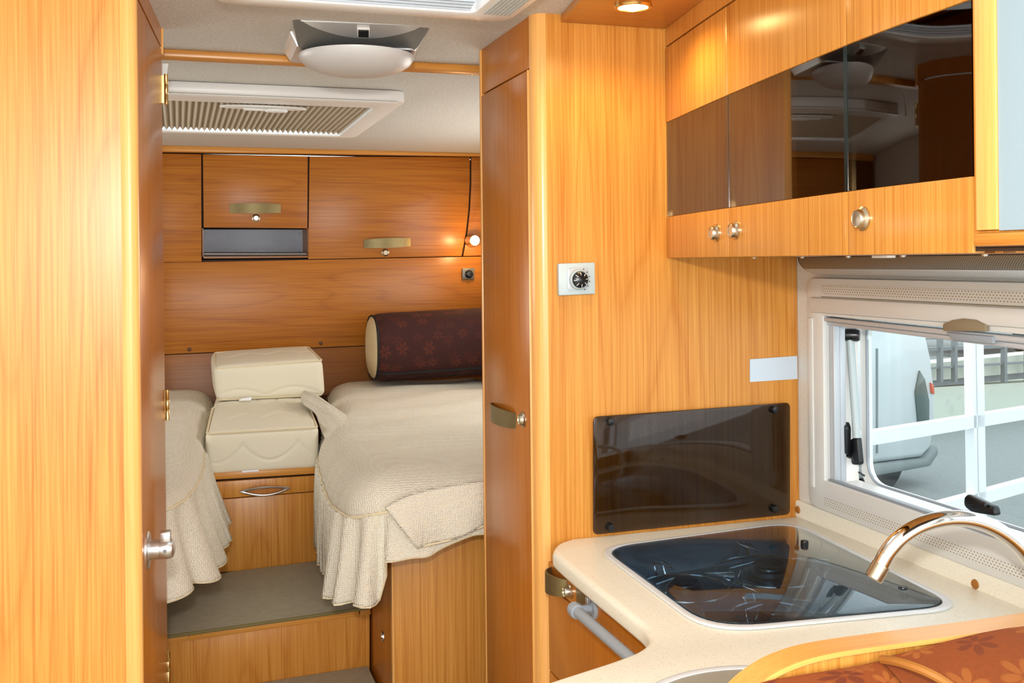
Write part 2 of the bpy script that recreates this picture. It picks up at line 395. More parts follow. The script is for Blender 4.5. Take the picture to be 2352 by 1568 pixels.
# =====================================================================  REAR OVERHEAD CABINETS
cab = empty('overhead_cabinet', (.5, 4.9, .02), 'row of cherry wood cabinet fronts along the rear wall over the beds', 'cabinet')
b = G()                                                          # carcass leaves the niche hollow
z0, z1 = .03, .487
b.box((xl, YB+.014, z0), (.100, 4.98, z1)); b.box((.562, YB+.014, z0), (xr, 4.98, z1)); b.box((.100, YB+.014, .168), (.562, 4.98, z1)); b.box((.1, 4.93, z0), (.562, 4.98, .168))
b.build('carcass', 'dark_gap', cab)
def front(pix, mat='wood_h', name='door', bev=.0012):
    return slab(cab, [aty(YB-.004, u, v) for u, v in pix], .018, mat, name, bev)
front([(0, 345), (462, 354), (463, 601), (0, 609)], name='fixed_panel')
d1 = front([(466, 355), (707, 359), (706, 524), (468, 522)])
crv = [(1079, 361), (1079, 420), (1076, 480), (1070, 535), (1060, 588)]
d2 = front([(711, 359)]+crv+[(708, 595)])
front([(1083, 361), (1140, 362), (1140, 586), (1064, 588), (1074, 535), (1080, 480), (1083, 420)], name='side_filler')
def arch_handle(par, p0, p1, h, out, mat='bronze', bulge=.022, th=.003, name='handle'):
    """a flat metal strip bowed away from the door, with its two feet"""
    p0, p1, out = Vector(p0), Vector(p1), Vector(out).normalized(); up = Vector((0, 0, 1)); n = 14; v, f = [], []
    for i in range(n+1):
        t_ = i/n; p = lerp(p0, p1, t_)+out*(bulge*math.sin(math.pi*t_)**.8+.002)
        hh = h*(.5+.10*math.sin(math.pi*t_))
        for q in (up*hh, -up*hh, -up*hh-out*th, up*hh-out*th): v.append(p+q)
    for i in range(n):
        for k in range(4): f.append((i*4+k, i*4+(k+1) % 4, (i+1)*4+(k+1) % 4, (i+1)*4+k))
    f += [(0, 3, 2, 1), (n*4, n*4+1, n*4+2, n*4+3)]
    G().add(v, f).build(name, mat, par, smooth=40)
def knob(par, p, out, r=.017, h=.009, mat='knob', name='lock_knob'):
    G().lathe([(r*1.25, 0), (r*1.25, .003), (r, .005), (r*.9, h), (r*.78, h+.003), (r*.74, h+.001), (0, h+.001)], p, out, 24).build(name, mat, par)
Yd = YB-.005
arch_handle(d1, aty(Yd, 528, 479), aty(Yd, 645, 479), .038, (0, -1, 0)); knob(d1, aty(Yd, 588, 501), (0, -1, 0), .014)
arch_handle(d2, aty(Yd, 835, 560), aty(Yd, 943, 556), .038, (0, -1, 0)); knob(d2, aty(Yd, 885, 580), (0, -1, 0), .014)
# niche lining
n0, n1 = .104, .558
G().box((n0, 4.90, .034), (n1, 4.915, .16)).build('niche_back', 'carpet_in', cab)
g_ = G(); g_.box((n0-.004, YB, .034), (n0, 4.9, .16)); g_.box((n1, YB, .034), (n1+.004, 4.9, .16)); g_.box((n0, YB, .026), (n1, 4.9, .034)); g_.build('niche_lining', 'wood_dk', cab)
for x in (n0+.016, n1-.016):
    for z in (.055, .14): G().lathe([(.004, 0), (.003, .003), (0, .003)], (x, 4.899, z), (0, -1, 0), 8).build('pin', 'railgrey', cab)
G().tube([aty(YB-.012, 469, 583), aty(YB-.012, 704, 583)], .008, 12).build('shelf_rail', 'dksteel', cab)
# reading light and switch on the rear wall
rl = empty('reading_light', (1.335, 4.68, .09), 'small lit warm reading light on rear wall beside the wardrobe', 'lamp')
p = aty(4.63, 1091, 552)
G().lathe([(.032, .07), (.032, .05), (.026, .03), (.024, 0)], p, (0, 1, 0)).build('shade', 'steel', rl)
G().lathe([(.0, -.010), (.012, -.006), (.021, .002), (.023, .006)], p, (0, 1, 0)).build('lens', 'lamp_on2', rl)
light('reading_glow', 'POINT', (p.x-.02, p.y-.07, p.z-.02), 1.6, (1, .62, .28), shadow_soft_size=.02)
sw = empty('light_switch', (1.31, 4.69, -.08), 'small dark square switch on rear wall under the reading light', 'switch')
G().prism(rect_y(YB-.012, 1062, 616, 1090, 615, 1090, 641, 1062, 641), (0, .012, 0), .003).build('plate', 'gun', sw)
G().lathe([(.02, 0), (.019, .008), (.012, .014), (0, .015)], aty(YB-.012, 1077, 629), (0, -1, 0)).build('rotary_button', 'black', sw)

# =====================================================================  STEPS AND UNIT BETWEEN THE BEDS
un = empty('bed_drawer_unit', (.27, 3.49, -1.0), 'cherry wood base unit with one narrow drawer below the middle mattress', 'cabinet')
YU = 3.48
G().box((.00, YU+.02, -1.0), (.50, YB, -.70)).build('carcass', 'dark_gap', un)
G().prism(rect_y(YU-.012, 470, 1088, 735, 1072, 735, 1087, 470, 1103), (0, .04, 0), .002).build('top_rail', 'wood_x', un)
G().prism([aty(YU, 470, 1150), aty(YU, 740, 1128), aty(YU, 745, 1296), aty(YU, 470, 1317)], (0, .018, 0), .002).build('lower_panel', 'wood', un)
dr = G().prism(rect_y(YU-.006, 472, 1108, 735, 1091, 735, 1127, 472, 1148), (0, .02, 0), .002).build('drawer', 'wood', un)
a, b_ = aty(YU-.012, 551, 1128), aty(YU-.012, 666, 1120)
lens = [lerp(a, b_, i/16)+Vector((0, -.012*math.sin(math.pi*i/16), .010*math.sin(math.pi*i/16))) for i in range(17)]
lens2 = [lerp(a, b_, i/16)+Vector((0, -.012*math.sin(math.pi*i/16), -.016*math.sin(math.pi*i/16))) for i in range(16, -1, -1)]
hd = G().tube(lens+lens2[1:-1], .0042, 8, True).build('handle', 'steel', dr)
G().prism([p+Vector((0, .004, 0)) for p in lens+lens2[1:-1]], (0, .004, 0)).build('handle_inlay', 'wood_red', dr)
st = empty('upper_step', (.25, 3.2, -1.19), 'carpeted upper step with cherry riser between the two beds', 'step')
YR = 2.965
def yrr(u, v): return aty(YR, u, v)
G().prism([yrr(300, 1478), yrr(849, 1406), yrr(849, 1545), yrr(300, 1620)], (0, .016, 0), .001).build('riser', 'wood', st)
def stepz(x): return lerp(-1.012, -.996, (x+.04)/.56)
tr = G(); ends = [(-.12, .015), (.018, .487), (.490, .521)]
for xa, xb in ends: tr.prism([(xa, YR-.006, stepz(xa)-.005), (xb, YR-.006, stepz(xb)-.005), (xb, YR-.006, stepz(xb)-.026), (xa, YR-.006, stepz(xa)-.026)], (0, .02, 0), .0015)
tr.build('edge_strip', 'wood_x', st)
G().prism([(-.12, YR+.02, stepz(-.12)-.01), (.521, YR+.02, stepz(.52)-.01), (.521, YR+.02, -1.19), (-.12, YR+.02, -1.19)], (0, .5, 0)).build('step_body', 'dark_gap', st)
def cz(x, y): return stepz(x)
cp = G()
poly = roundpoly([(-.12, YR-.012, cz(-.12, 0)), (.519, YR-.012, cz(.52, 0)), (.519, 3.475, cz(.52, 0)), (-.12, 3.475, cz(-.12, 0))], .012)
cp.prism(poly, (0, 0, -.009), .003); cp.build('carpet', 'carpet', st)
G().tube([(-.12, YR-.013, stepz(-.12)-.004), (.518, YR-.013, stepz(.52)-.004)], .005, 8).build('carpet_binding', 'carpet_edge', st)
ls = empty('lower_step', (.2, 2.75, FLOOR), 'lower carpeted step at the foot of the upper riser', 'step')
G().box((-.12, 2.30, FLOOR), (.515, YR-.001, -1.190)).build('step_body', 'wood', ls)
G().prism(roundpoly([(-.12, 2.29, -1.186), (.512, 2.29, -1.171), (.512, YR-.001, -1.171), (-.12, YR-.001, -1.186)], .01), (0, 0, -.012), .003).build('carpet', 'carpet', ls)

# =====================================================================  BEDS
XS, YF = .525, 2.652
rb = empty('single_bed', (.92, 3.6, FLOOR), 'cherry wood base of the right-hand single bed, small lock on its aisle side', 'bed')
G().prism([(XS+.018, YF+.018, FLOOR), (1.455, YF+.018, FLOOR), (1.455, YB-.01, FLOOR), (.60, YB-.01, FLOOR), (.56, 3.6, FLOOR), (XS+.018, 3.46, FLOOR)], (0, 0, .86)).build('body', 'dark_gap', rb)
G().box((XS, YF, FLOOR), (1.455, YF+.017, -.62), .002).build('front_panel', 'wood', rb)
sp = G().box((XS, YF+.021, FLOOR), (XS+.016, 3.478, -.62), .002).build('side_panel', 'wood_red', rb)
G().box((XS-.002, YF-.003, FLOOR), (XS+.004, YF+.020, -.62), .001).build('edge_band', 'edge', rb)
G().lathe([(.014, 0), (.013, .004), (.008, .004), (.007, .001), (0, .001)], atx(XS, 880, 1461), (-1, 0, 0), 20).build('cam_lock', 'steel', sp)
lb = empty('single_bed', (-.5, 3.6, FLOOR), 'cherry wood base of the left-hand single bed beside the steps', 'bed')
G().prism([(-.13, 2.66, FLOOR), (-.13, 3.47, FLOOR), (-.13, 3.50, FLOOR), (-.02, YB-.01, FLOOR), (-1.0, YB-.01, FLOOR), (-1.0, 2.66, FLOOR)], (0, 0, .86)).build('body', 'wood_red', lb)

def bedspread(name, path, spine, ztop, pipez, hemz, folds, label, mirror=1, ns=300, seed=0, flare=.05, crown=.0, sag=.10, pull=None):
    """cover: a crowned top that rolls over the mattress edge down to a piped seam, and a gathered flounce below it"""
    rnd = random.Random(seed)
    ph = [rnd.uniform(-.8, .8) for _ in range(60)]; am = [rnd.uniform(.7, 1.25) for _ in range(60)]
    pts = [polyline(path, i/ns) for i in range(ns+1)]
    def nrm(i):
        a, b = pts[max(0, i-4)], pts[min(ns, i+4)]; d = (b-a).normalized(); return Vector((d.y, -d.x, 0))*mirror
    def sm(s): return math.exp(-s*s)
    L = sum((q-p).length for p, q in zip(pts, pts[1:]))
    nt, nr = 26, 14
    def top(i):
        p = pts[i]; s = i/ns; q = spine(p, s); n = nrm(i); row = []
        zp = pipez(s); zt = ztop(s)
        for j in range(nt):            # from spine outwards
            t_ = (j/nt)**.8; base = lerp(q, p-n*sag, t_); d = (p-base).length
            z = zt
            x, y = base.x, base.y
            z += .006*math.sin(9*x+5*y+seed)+.004*math.sin(21*y-8*x)*min(1, d*4)
            z += .0022*math.sin(26*(y+.35*x*x)+3*math.sin(5*x))*math.exp(-((y-2.95)/.4)**2)
            row.append(Vector((x, y, z)))
        zl = row[-1].z
        for j in range(nr+1):          # rounded shoulder down to the seam
            t_ = j/nr; a_ = t_*math.pi/2
            off = sag*(1-math.sin(a_)**.9)
            zz = zl+(zp-zl)*(1-math.cos(a_)**1.0) if j else zl
            wob = .0015*math.sin(s*L*60+seed)*t_
            row.append(Vector((p.x-n.x*off, p.y-n.y*off, zz))+n*wob)
        return row
    rows = [top(i) for i in range(ns+1)]
    if pull: rows = pull(rows)
    g1 = G(); m = len(rows[0])
    su = [0]
    for i in range(ns): su.append(su[-1]+(pts[i+1]-pts[i]).length)
    sv = [[0]*m for _ in rows]
    for i in range(ns+1):
        for j in range(m-2, -1, -1): sv[i][j] = sv[i][j+1]+(rows[i][j]-rows[i][j+1]).length
    g1.grid(lambda a_, b2: rows[round(a_*ns)][round(b2*(m-1))], ns, m-1, lambda a_, b2: (lambda q_: (q_.x-q_.z, q_.y-q_.z))(rows[round(a_*ns)][round(b2*(m-1))]))
    root = g1.build(name, 'knit', None, label, 'bedspread', smooth=180, solid=.004)
    nf = 22
    def fl(i, j):
        s = i/ns; t_ = j/nf; n = nrm(i); p = rows[i][-1]; z = lerp(rows[i][-1].z, hemz(s), t_)
        k, A = folds(s); x = s*L*k; ii = int(x/6.283) % 60
        wv = math.sin(x+ph[ii]*.3+.5*math.sin(x*.37)+.25*math.sin(t_*3+x*.21)) ; wv = (wv*.6+.4*math.copysign(abs(wv)**.5, wv))
        o = A*am[int(x/3.1416) % 60]*(.22+.78*t_**.75)*wv + flare(s)*t_**1.3
        tang = Vector((n.y, -n.x, 0))
        return Vector((p.x, p.y, z+.005*math.cos(x)*t_))+n*(o+.004)+tang*(.006*math.sin(x*2+.6)*t_)
    G().grid(lambda a_, b2: fl(round(a_*ns), round(b2*nf)), ns, nf, lambda a_, b2: (a_*L*1.3, -b2*.27)).build('flounce', 'knit', root, smooth=180, solid=.004)
    G().tube([rows[i][-1]+nrm(i)*.003 for i in range(0, ns+1, 2)], .0042, 6).build('piping', 'piping', root)
    G().tube([fl(i, nf) for i in range(0, ns+1)], .0028, 5).build('hem', 'piping', root)
    return root
def pw(tab):
    def f(s):
        for (a, b), (c_, d) in zip(tab, tab[1:]):
            if s <= c_:
                t_ = (s-a)/(c_-a); t_ = t_*t_*(3-2*t_); return b+(d-b)*t_
        return tab[-1][1]
    return f
# right bed: from the rear wall along the aisle, round the foot corner, along the foot to the outer wall
pathR = spline([(.64, 4.64, 0), (.53, 3.9, 0), (.44, 3.45, 0), (.405, 3.05, 0), (.395, 2.75, 0), (.405, 2.60, 0), (.46, 2.525, 0), (.60, 2.505, 0), (.80, 2.50, 0), (1.30, 2.50, 0)], 10)
def spR(p, s): return Vector((1.31, lerp(max(2.78, p.y), 4.6, 0) if p.x < .41 or p.y > 2.7 else lerp(2.78, 2.66, (p.x-.4)/.9), 0))
LR = sum((q-p).length for p, q in zip(pathR, pathR[1:]))
bedspread('bedspread', pathR, spR, pw([(0, -.545), (.5, -.540), (1, -.535)]), pw([(0, -.60), (.30, -.63), (.42, -.655), (.60, -.665), (.68, -.645), (.75, -.61), (.80, -.565), (.9, -.54), (1, -.54)]),
          pw([(0, -.68), (.36, -.70), (.40, -.90), (.55, -.89), (.66, -.86), (.722, -.84), (.730, -.735), (.75, -.722), (.80, -.69), (.9, -.665), (1, -.65)]),
          lambda s: ((100, .026) if s < .64 else (80, .030) if s < .73 else (26, .012)),
          'cream waffle knit bedspread with gathered flounce on the right-hand bed, red bolster on it', 1, seed=3, flare=pw([(0, .0), (.45, -.012), (.62, -.010), (.68, .015), (.74, .03), (1, .02)]), sag=.13)
pathL = spline([(.115, 4.64, 0), (.09, 3.9, 0), (.07, 3.45, 0), (.06, 3.15, 0), (.035, 2.85, 0), (-.01, 2.65, 0), (-.08, 2.56, 0), (-.25, 2.53, 0), (-.95, 2.52, 0)], 10)
def spL(p, s): return Vector((-.98, max(2.8, p.y), 0))
bedspread('bedspread', pathL, spL, pw([(0, -.545), (1, -.54)]), pw([(0, -.58), (.3, -.60), (.42, -.61), (.6, -.59), (1, -.58)]),
          pw([(0, -.70), (.30, -.74), (.38, -.84), (.55, -.82), (.7, -.78), (1, -.78)]),
          lambda s: ((70, .022) if s < .5 else (34, .018)),
          'cream knit bedspread on the left-hand bed, mostly hidden behind the open door', -1, seed=11, flare=lambda s_: .055, sag=.10)
rsp = bpy.data.objects['bedspread']
kn = G()
kl = spline([atz(-.520, 699, 908), atz(-.508, 714, 913), atz(-.512, 736, 925), atz(-.526, 764, 945), atz(-.556, 802, 985)], 8)
def knot(a, b):
    i = a*(len(kl)-1); j = int(min(len(kl)-2, i)); p = lerp(kl[j], kl[j+1], i-j); d = (kl[min(len(kl)-1, j+2)]-kl[max(0, j-1)]).normalized(); w_ = d.cross(Vector((0, 0, 1))).normalized()
    wd_ = .014+.012*math.sin(a*5)**2+.055*a**1.6; t_ = b*2-1
    h_ = .012*(1-t_*t_)+(.010*abs(math.sin(b*9.5+a*2.5+.4))-.002)*(1-t_**4)*(.4+.6*math.sin(math.pi*min(1, a+.25)))
    return p+w_*wd_*t_+Vector((0, 0, h_-.016*t_*t_-.012*a))
kn.grid(knot, 40, 30, lambda a, b: (a*.15, b*.12))
ft = spline([aty(2.478, u, v) for u, v in ((884, 1164), (925, 1142), (975, 1126), (1050, 1112), (1130, 1100))], 5)
fb = spline([aty(2.462, u, v) for u, v in ((957, 1258), (990, 1250), (1040, 1238), (1085, 1219), (1130, 1200))], 5)
def flap(a, b):
    i = round(a*(len(ft)-1)); p = lerp(ft[i], fb[i], b); return p+Vector((0, -.014*math.sin(math.pi*b)*(1-.6*a)-.006*math.sin(a*9+b*2)*b, 0))
G().grid(flap, len(ft)-1, 14, lambda a, b: (a*.3, b*.14)).build('loose_flap', 'knit', rsp, smooth=180, solid=.004)
G().tube(fb, .0028, 5).build('flap_hem', 'piping', rsp)
kn.build('twisted_corner', 'knit', rsp, smooth=180, solid=.004)
# gathered corner of the right bedspread pulled over the middle mattress, and the loose flap at the foot
def softbox(lo, hi, r, nx, ny, nz, disp, bul=.0):
    """rounded soft block with a displacement per face: disp(face, a, b) -> outward metres"""
    lo, hi = Vector(lo), Vector(hi); g1 = G(); c0 = (lo+hi)/2; hs = (hi-lo)/2
    def shape(p, face, a, b):
        q = Vector([max(-hs[k]+r, min(hs[k]-r, p[k])) for k in range(3)]); d = p-q
        if d.length > 1e-9: p = q+d.normalized()*r
        n = Vector([p[k]/hs[k] for k in range(3)])
        ax = 'xyz'.index(face[1]); sg = 1 if face[0] == '+' else -1
        e = (1-abs(a*2-1)**4)*(1-abs(b*2-1)**4); v = Vector((0, 0, 0)); v[ax] = sg*(disp(face, a, b)+bul)*e
        return c0+p+v
    for face in ('+x', '-x', '+y', '-y', '+z', '-z'):
        ax = 'xyz'.index(face[1]); sg = 1 if face[0] == '+' else -1; o = [k for k in range(3) if k != ax]; N = (nx, ny, nz)
        def fn(a, b, ax=ax, sg=sg, o=o, face=face):
            p = Vector((0, 0, 0)); p[ax] = sg*hs[ax]; p[o[0]] = (a*2-1)*hs[o[0]]; p[o[1]] = (b*2-1)*hs[o[1]]; return shape(p, face, a, b)
        g1.grid(fn, N[o[0]], N[o[1]], flip=(sg > 0) == (ax == 1))
    return g1
def tri(x): x = x % 1; return abs(2*x-1)
def quilt_front(face, a, b):
    if face == '-y':
        y = .30+.42*(1-abs(math.sin(math.pi*(a*2.05+.33)))**.8)*1.0; return -.006*math.exp(-((b-y)/.028)**2)
    if face == '+z':
        q = .0
        for k in (.25, .55, .85):
            y = k+.10*(tri(a*3)-.5); q -= .005*math.exp(-((b-y)/.018)**2)
        q -= .003*math.exp(-((tri(a*2.5+b)-.5)/.05)**2)
        return q
    return 0
X0, X1 = .078, .442
cm = softbox((X0, YU-.005, -.692), (X1, 4.66, -.548), .020, 64, 90, 44, quilt_front, .006)
for i, p in enumerate(cm.v): cm.v[i] = Vector((p.x+(p.y-YU)*.070, p.y, p.z))     # it widens the gap towards the rear wall
cm = cm.build('mattress', 'mattress', None, 'cream quilted middle mattress lying between the two beds', 'mattress', smooth=180)
for z in (-.552, -.686):
    G().tube(roundpoly([(X0+.004, YU-.002, z), (X1-.004, YU-.004, z), (X1+.040, 4.1, z), (X0+.040, 4.1, z)], .02), .0036, 6, True).build('piping', 'piping', cm)
G().prism(rect_y(YU-.018, 556, 1081, 594, 1078, 594, 1082, 556, 1085), (0, .003, 0)).build('care_tag', 'paper', cm)
def quilt_c(face, a, b):
    if face == '-y': return -.005*math.exp(-((b-(.12+.20*abs(math.sin(math.pi*(a*2+.1)))))/.03)**2)
    if face == '+z': return -.005*math.exp(-((b-(.5+.2*(tri(a*3)-.5)))/.03)**2)
    return 0
cu = softbox((.142, 4.20, -.542), (.562, 4.66, -.398), .022, 50, 30, 34, quilt_c, .008)
for i, p in enumerate(cu.v):     # its top leans back and rises a little to the rear
    k = (p.z+.542)/.144; cu.v[i] = Vector((p.x-.01*k, p.y, p.z+k*.006*(p.x-.35)/.2+k*.022*(p.y-4.2)/.46))
cu = cu.build('cushion_block', 'mattress', None, 'thick cream quilted cushion block standing on the middle mattress against the rear wall', 'cushion', smooth=180)
G().tube(roundpoly([(.140, 4.204, -.414), (.552, 4.204, -.396), (.545, 4.6, -.372), (.142, 4.6, -.382)], .02), .0036, 6, True).build('piping', 'piping', cu)
G().tube(roundpoly([(.142, 4.204, -.536), (.550, 4.204, -.536), (.55, 4.6, -.536), (.142, 4.6, -.536)], .02), .0036, 6, True).build('piping', 'piping', cu)
G().prism([aty(4.17, 548, 920), aty(4.17, 556, 915), aty(4.17, 578, 912), aty(4.17, 577, 919)], (0, .012, 0)).build('care_tag', 'paper', cu)
# ---- bolster
bo = empty('bolster', (1.1, 4.45, -.53), 'dark red flowered velvet bolster lying on the right-hand bed', 'bolster')
def bolst(a, b, rr=1.0):
    x = lerp(.815, 1.44, a); y0, z0 = 4.50-.03*a, -.375+.018*a
    q = b*2*math.pi; ry, rz = .150, .150
    e = 1.0-.07*math.exp(-(a/.03)**1.0)
    c_, s_ = math.cos(q), math.sin(q); k = .78
    return Vector((x, y0+ry*e*rr*math.copysign(abs(c_)**k, c_), z0+rz*e*rr*math.copysign(abs(s_)**k, s_)))
G().grid(bolst, 30, 64, lambda a, b: (a*.51, b*.95)).build('cover', 'flower_red', bo, smooth=180)
def bend(a, b): 
    p = bolst(0, b); c_ = Vector((.815, 4.50, -.375)); q = lerp(c_, p, a); q.x = .815-.026*(1-a*a)**.6; return q
G().grid(bend, 8, 64, flip=True).build('end_panel', 'beige', bo, label='beige end panel', smooth=180)
G().tube([bolst(.0, i/48)+Vector((-.002, 0, 0)) for i in range(48)], .0055, 6, True).build('piping', 'piping_dark', bo)
G().tube([bolst(i/20, .5+.115)+Vector((0, -.002, 0)) for i in range(21)], .006, 6).build('seam_piping', 'piping_dark', bo)

# =====================================================================  LEFT: BATHROOM PARTITION AND DOOR
pt = empty('bathroom_partition', (-.45, 1.87, FLOOR), 'wide glossy light cherry partition filling the left side, in front of the door', 'partition')
YP = 1.85
xp = aty(YP, 281, 700).x
G().box((-1.0, YP, FLOOR), (xp, YP+.022, CEIL)).build('front_panel', 'wood', pt)
xe = aty(YP, 318, 700).x
pf = [(xp, YP+.022), (xp, YP+.001), (xp+.010, YP+.004), (xe-.012, YP+.004), (xe-.006, YP+.005), (xe, YP+.009), (xe+.002, YP+.016), (xe+.002, YP+.028), (xp, YP+.028)]
G().prism([(x, y, FLOOR) for x, y in pf], (0, 0, CEIL-FLOOR)).build('corner_post', 'edge', pt, label='rounded glossy edge post', smooth=50)
dn, df = Vector((xe-.002, 1.885, 0)), Vector((-.031, 2.35, 0))
dd = (df-dn).normalized(); dnorm = Vector((dd.y, -dd.x, 0))
door = G()
zt = .487
door.prism([dn+Vector((0, 0, FLOOR)), df+Vector((0, 0, FLOOR)), df-dnorm*.026+Vector((0, 0, FLOOR)), dn-dnorm*.026+Vector((0, 0, FLOOR))], (0, 0, .47-FLOOR), .0025)
door = door.build('door_1', 'wood_red', kind='structure', label='narrow glossy cherry bathroom door with a steel knob, seen nearly edge-on')
hz = G().prism([dn+Vector((0, 0, .474)), df+Vector((0, 0, .474)), df-dnorm*.03+Vector((0, 0, .474)), dn-dnorm*.03+Vector((0, 0, .474))], (0, 0, CEIL-.474)).build('door_header', 'wood_red', pt)
G().prism([df+Vector((0, .004, .46)), df+Vector((.004, .004, .46)), df+Vector((.004, .018, .46)), df+Vector((-.03, .018, .46)), df+Vector((-.03, .004, .46))], (0, 0, .055)).build('door_stop', 'edge', pt)
for v in (205, 930, 1530):
    p = aty(2.357, 380.5+(v-205)*.0035, v); h = G()
    h.lathe([(.0045, -.033), (.0045, -.012), (.0038, -.011), (.0045, -.010), (.0045, .010), (.0038, .011), (.0045, .012), (.0045, .033)], p+Vector((.001, 0, 0)), (0, 0, 1), 12)
    h.box((p.x-.012, p.y-.001, p.z-.030), (p.x, p.y+.002, p.z+.030)); h.build('hinge', 'brass', door)
kc = atp(dn, dnorm, 337, 1263)
kb = G().lathe([(.034, 0), (.034, .003), (.032, .005), (.0175, .006), (.0175, .022), (.0168, .0225), (.0168, .0235), (.0175, .024)], kc, dnorm, 32).build('door_knob', 'steel', door)
G().lathe([(.0175, .0242), (.0182, .034), (.0180, .040), (.0160, .045), (.0095, .0485), (0, .050)], kc, dnorm, 32).build('grip', 'steel', kb)
lug = kc+dnorm*.024
G().prism([lug+dd*a_+Vector((0, 0, z)) for a_, z in ((-.010, .012), (.010, .012), (.009, .031), (.005, .034), (-.005, .034), (-.009, .031))], dnorm*.018, .002).build('thumb_lug', 'steel', kb)
G().lathe([(.0035, 0), (.003, .001), (0, .001)], kc+dnorm*.033-dd*.0178, -dd, 10).build('grub_screw', 'dksteel', kb)
# cream jamb wedge behind the door head
G().prism([aty(2.45, 373, 146), aty(2.45, 387, 146), aty(2.45, 377, 212), aty(2.45, 373, 212)], (0, .012, 0)).build('jamb_cover', 'cream', None, 'cream plastic wedge behind the top hinge of the bathroom door', 'bracket')

# =====================================================================  WARDROBE (middle)
wd = empty('wardrobe', (1.0, 2.2, FLOOR), 'tall light cherry wardrobe with rounded corner between kitchen and bedroom', 'wardrobe')
XA, YA0, YA1 = .704, 2.0, 2.39
def hz_(x0, x1): return None
G().box((XA+.026, YA0, FLOOR), (XW-.001, YA0+.018, CEIL)).build('kitchen_side_panel', 'wood', wd)
post = [(XA+.026, YA0), (XA+.018, YA0+.001), (XA+.010, YA0+.005), (XA+.004, YA0+.012), (XA+.001, YA0+.021), (XA, YA0+.031), (XA+.014, YA0+.031), (XA+.026, YA0+.018)]
G().prism([(x, y, FLOOR) for x, y in post], (0, 0, CEIL-FLOOR)).build('corner_post', 'edge', wd, label='rounded glossy corner post', smooth=50)
G().box((XA+.016, YA0+.032, FLOOR), (XA+.03, YA1-.01, CEIL)).build('side_wall', 'dark_gap', wd)
G().box((XA+.0005, YA0+.0335, .4065), (XA+.016, YA1-.004, CEIL), .001).build('header_panel', 'wood_red', wd)
wdr = G().box((XA-.002, YA0+.0355, FLOOR+.02), (XA+.016, YA1-.007, .4025), .0025).build('door', 'wood_red', wd)
G().box((XA-.0035, YA0+.0345, FLOOR+.02), (XA+.014, YA0+.0375, .4025), .0006).build('edge_band', 'edge', wdr)
G().box((XA-.003, YA1-.006, FLOOR), (XA+.02, YA1+.006, CEIL), .002).build('far_stile', 'edge', wd)
G().box((XA+.02, YA1-.02, FLOOR), (XW-.001, YA1+.004, CEIL)).build('bedroom_side_panel', 'wood_red', wd)
a, b_ = atx(XA-.002, 1130, 940), atx(XA-.002, 1186, 952)
b_.z = a.z
arch_handle(wdr, a, b_, .033, (-1, 0, 0), bulge=.020)
knob(wdr, atx(XA-.002, 1203, 963), (-1, 0, 0), .0135, .008)
# thermostat
th = empty('thermostat', (.79, 1.99, -.07), 'pale grey wall thermostat with black dial on the wardrobe side', 'thermostat')
pl = [aty(1.988, u, v) for u, v in ((1283, 605), (1367, 602), (1368, 675), (1284, 679))]
G().prism(pl, (0, .0125, 0), .003).build('plate', 'palegrey', th)
G().prism(roundpoly([aty(1.985, u, v) for u, v in ((1303, 615), (1352, 613), (1353, 665), (1304, 667))], .008), (0, .006, 0), .001).build('inner_plate', 'silverp', th)
pc = aty(1.984, 1329, 642)
G().lathe([(.0215, 0), (.0205, .008), (.0185, .010), (.0175, .008), (0, .008)], pc, (0, -1, 0), 32).build('dial_ring', 'palegrey', th)
dl = G().lathe([(.0172, .008), (.0165, .012), (.010, .017), (0, .018)], pc, (0, -1, 0), 32).build('dial', 'black', th)
for k in range(8):
    q = k*math.pi/4+.1; e = Vector((math.cos(q), 0, math.sin(q)))
    G().tube([pc+e*.0095+Vector((0, -.0178, 0)), pc+e*.0155+Vector((0, -.0135, 0))], .0007, 5).build('mark', 'white', dl)
for k in range(6):
    q = -1.0+k*.42; p = pc+Vector((math.cos(q), 0, math.sin(q)))*.0245+Vector((0, -.0012, 0))
    G().box(p-Vector((.0009, .0004, .0012)), p+Vector((.0009, .0004, .0012))).build('scale_mark', 'black', th)
G().prism([aty(1.997, u, v) for u, v in ((1723, 825), (1831, 817), (1832, 870), (1723, 877))], (0, .0025, 0)).build('blank_label', 'label', None, 'blank white rectangular label stuck on the wooden panel beside the window wall', 'label')
# smoked splash panel
spn = empty('splash_panel', (1.07, 1.985, -.575), 'dark smoked glass splash panel screwed to the wood behind the hob', 'splash panel')
G().prism(roundpoly([aty(1.985, u, v) for u, v in ((1363, 957), (1815, 924), (1815, 1181), (1363, 1228))], .012), (0, .004, 0), .0008).build('pane', 'glass_splash', spn)
for u, v in ((1402, 968), (1779, 940), (1402, 1211), (1779, 1168)):
    G().lathe([(.0088, -.009), (.0088, .002), (.007, .006), (0, .007)], aty(1.984, u, v), (0, -1, 0), 16).build('button_spacer', 'black', spn)

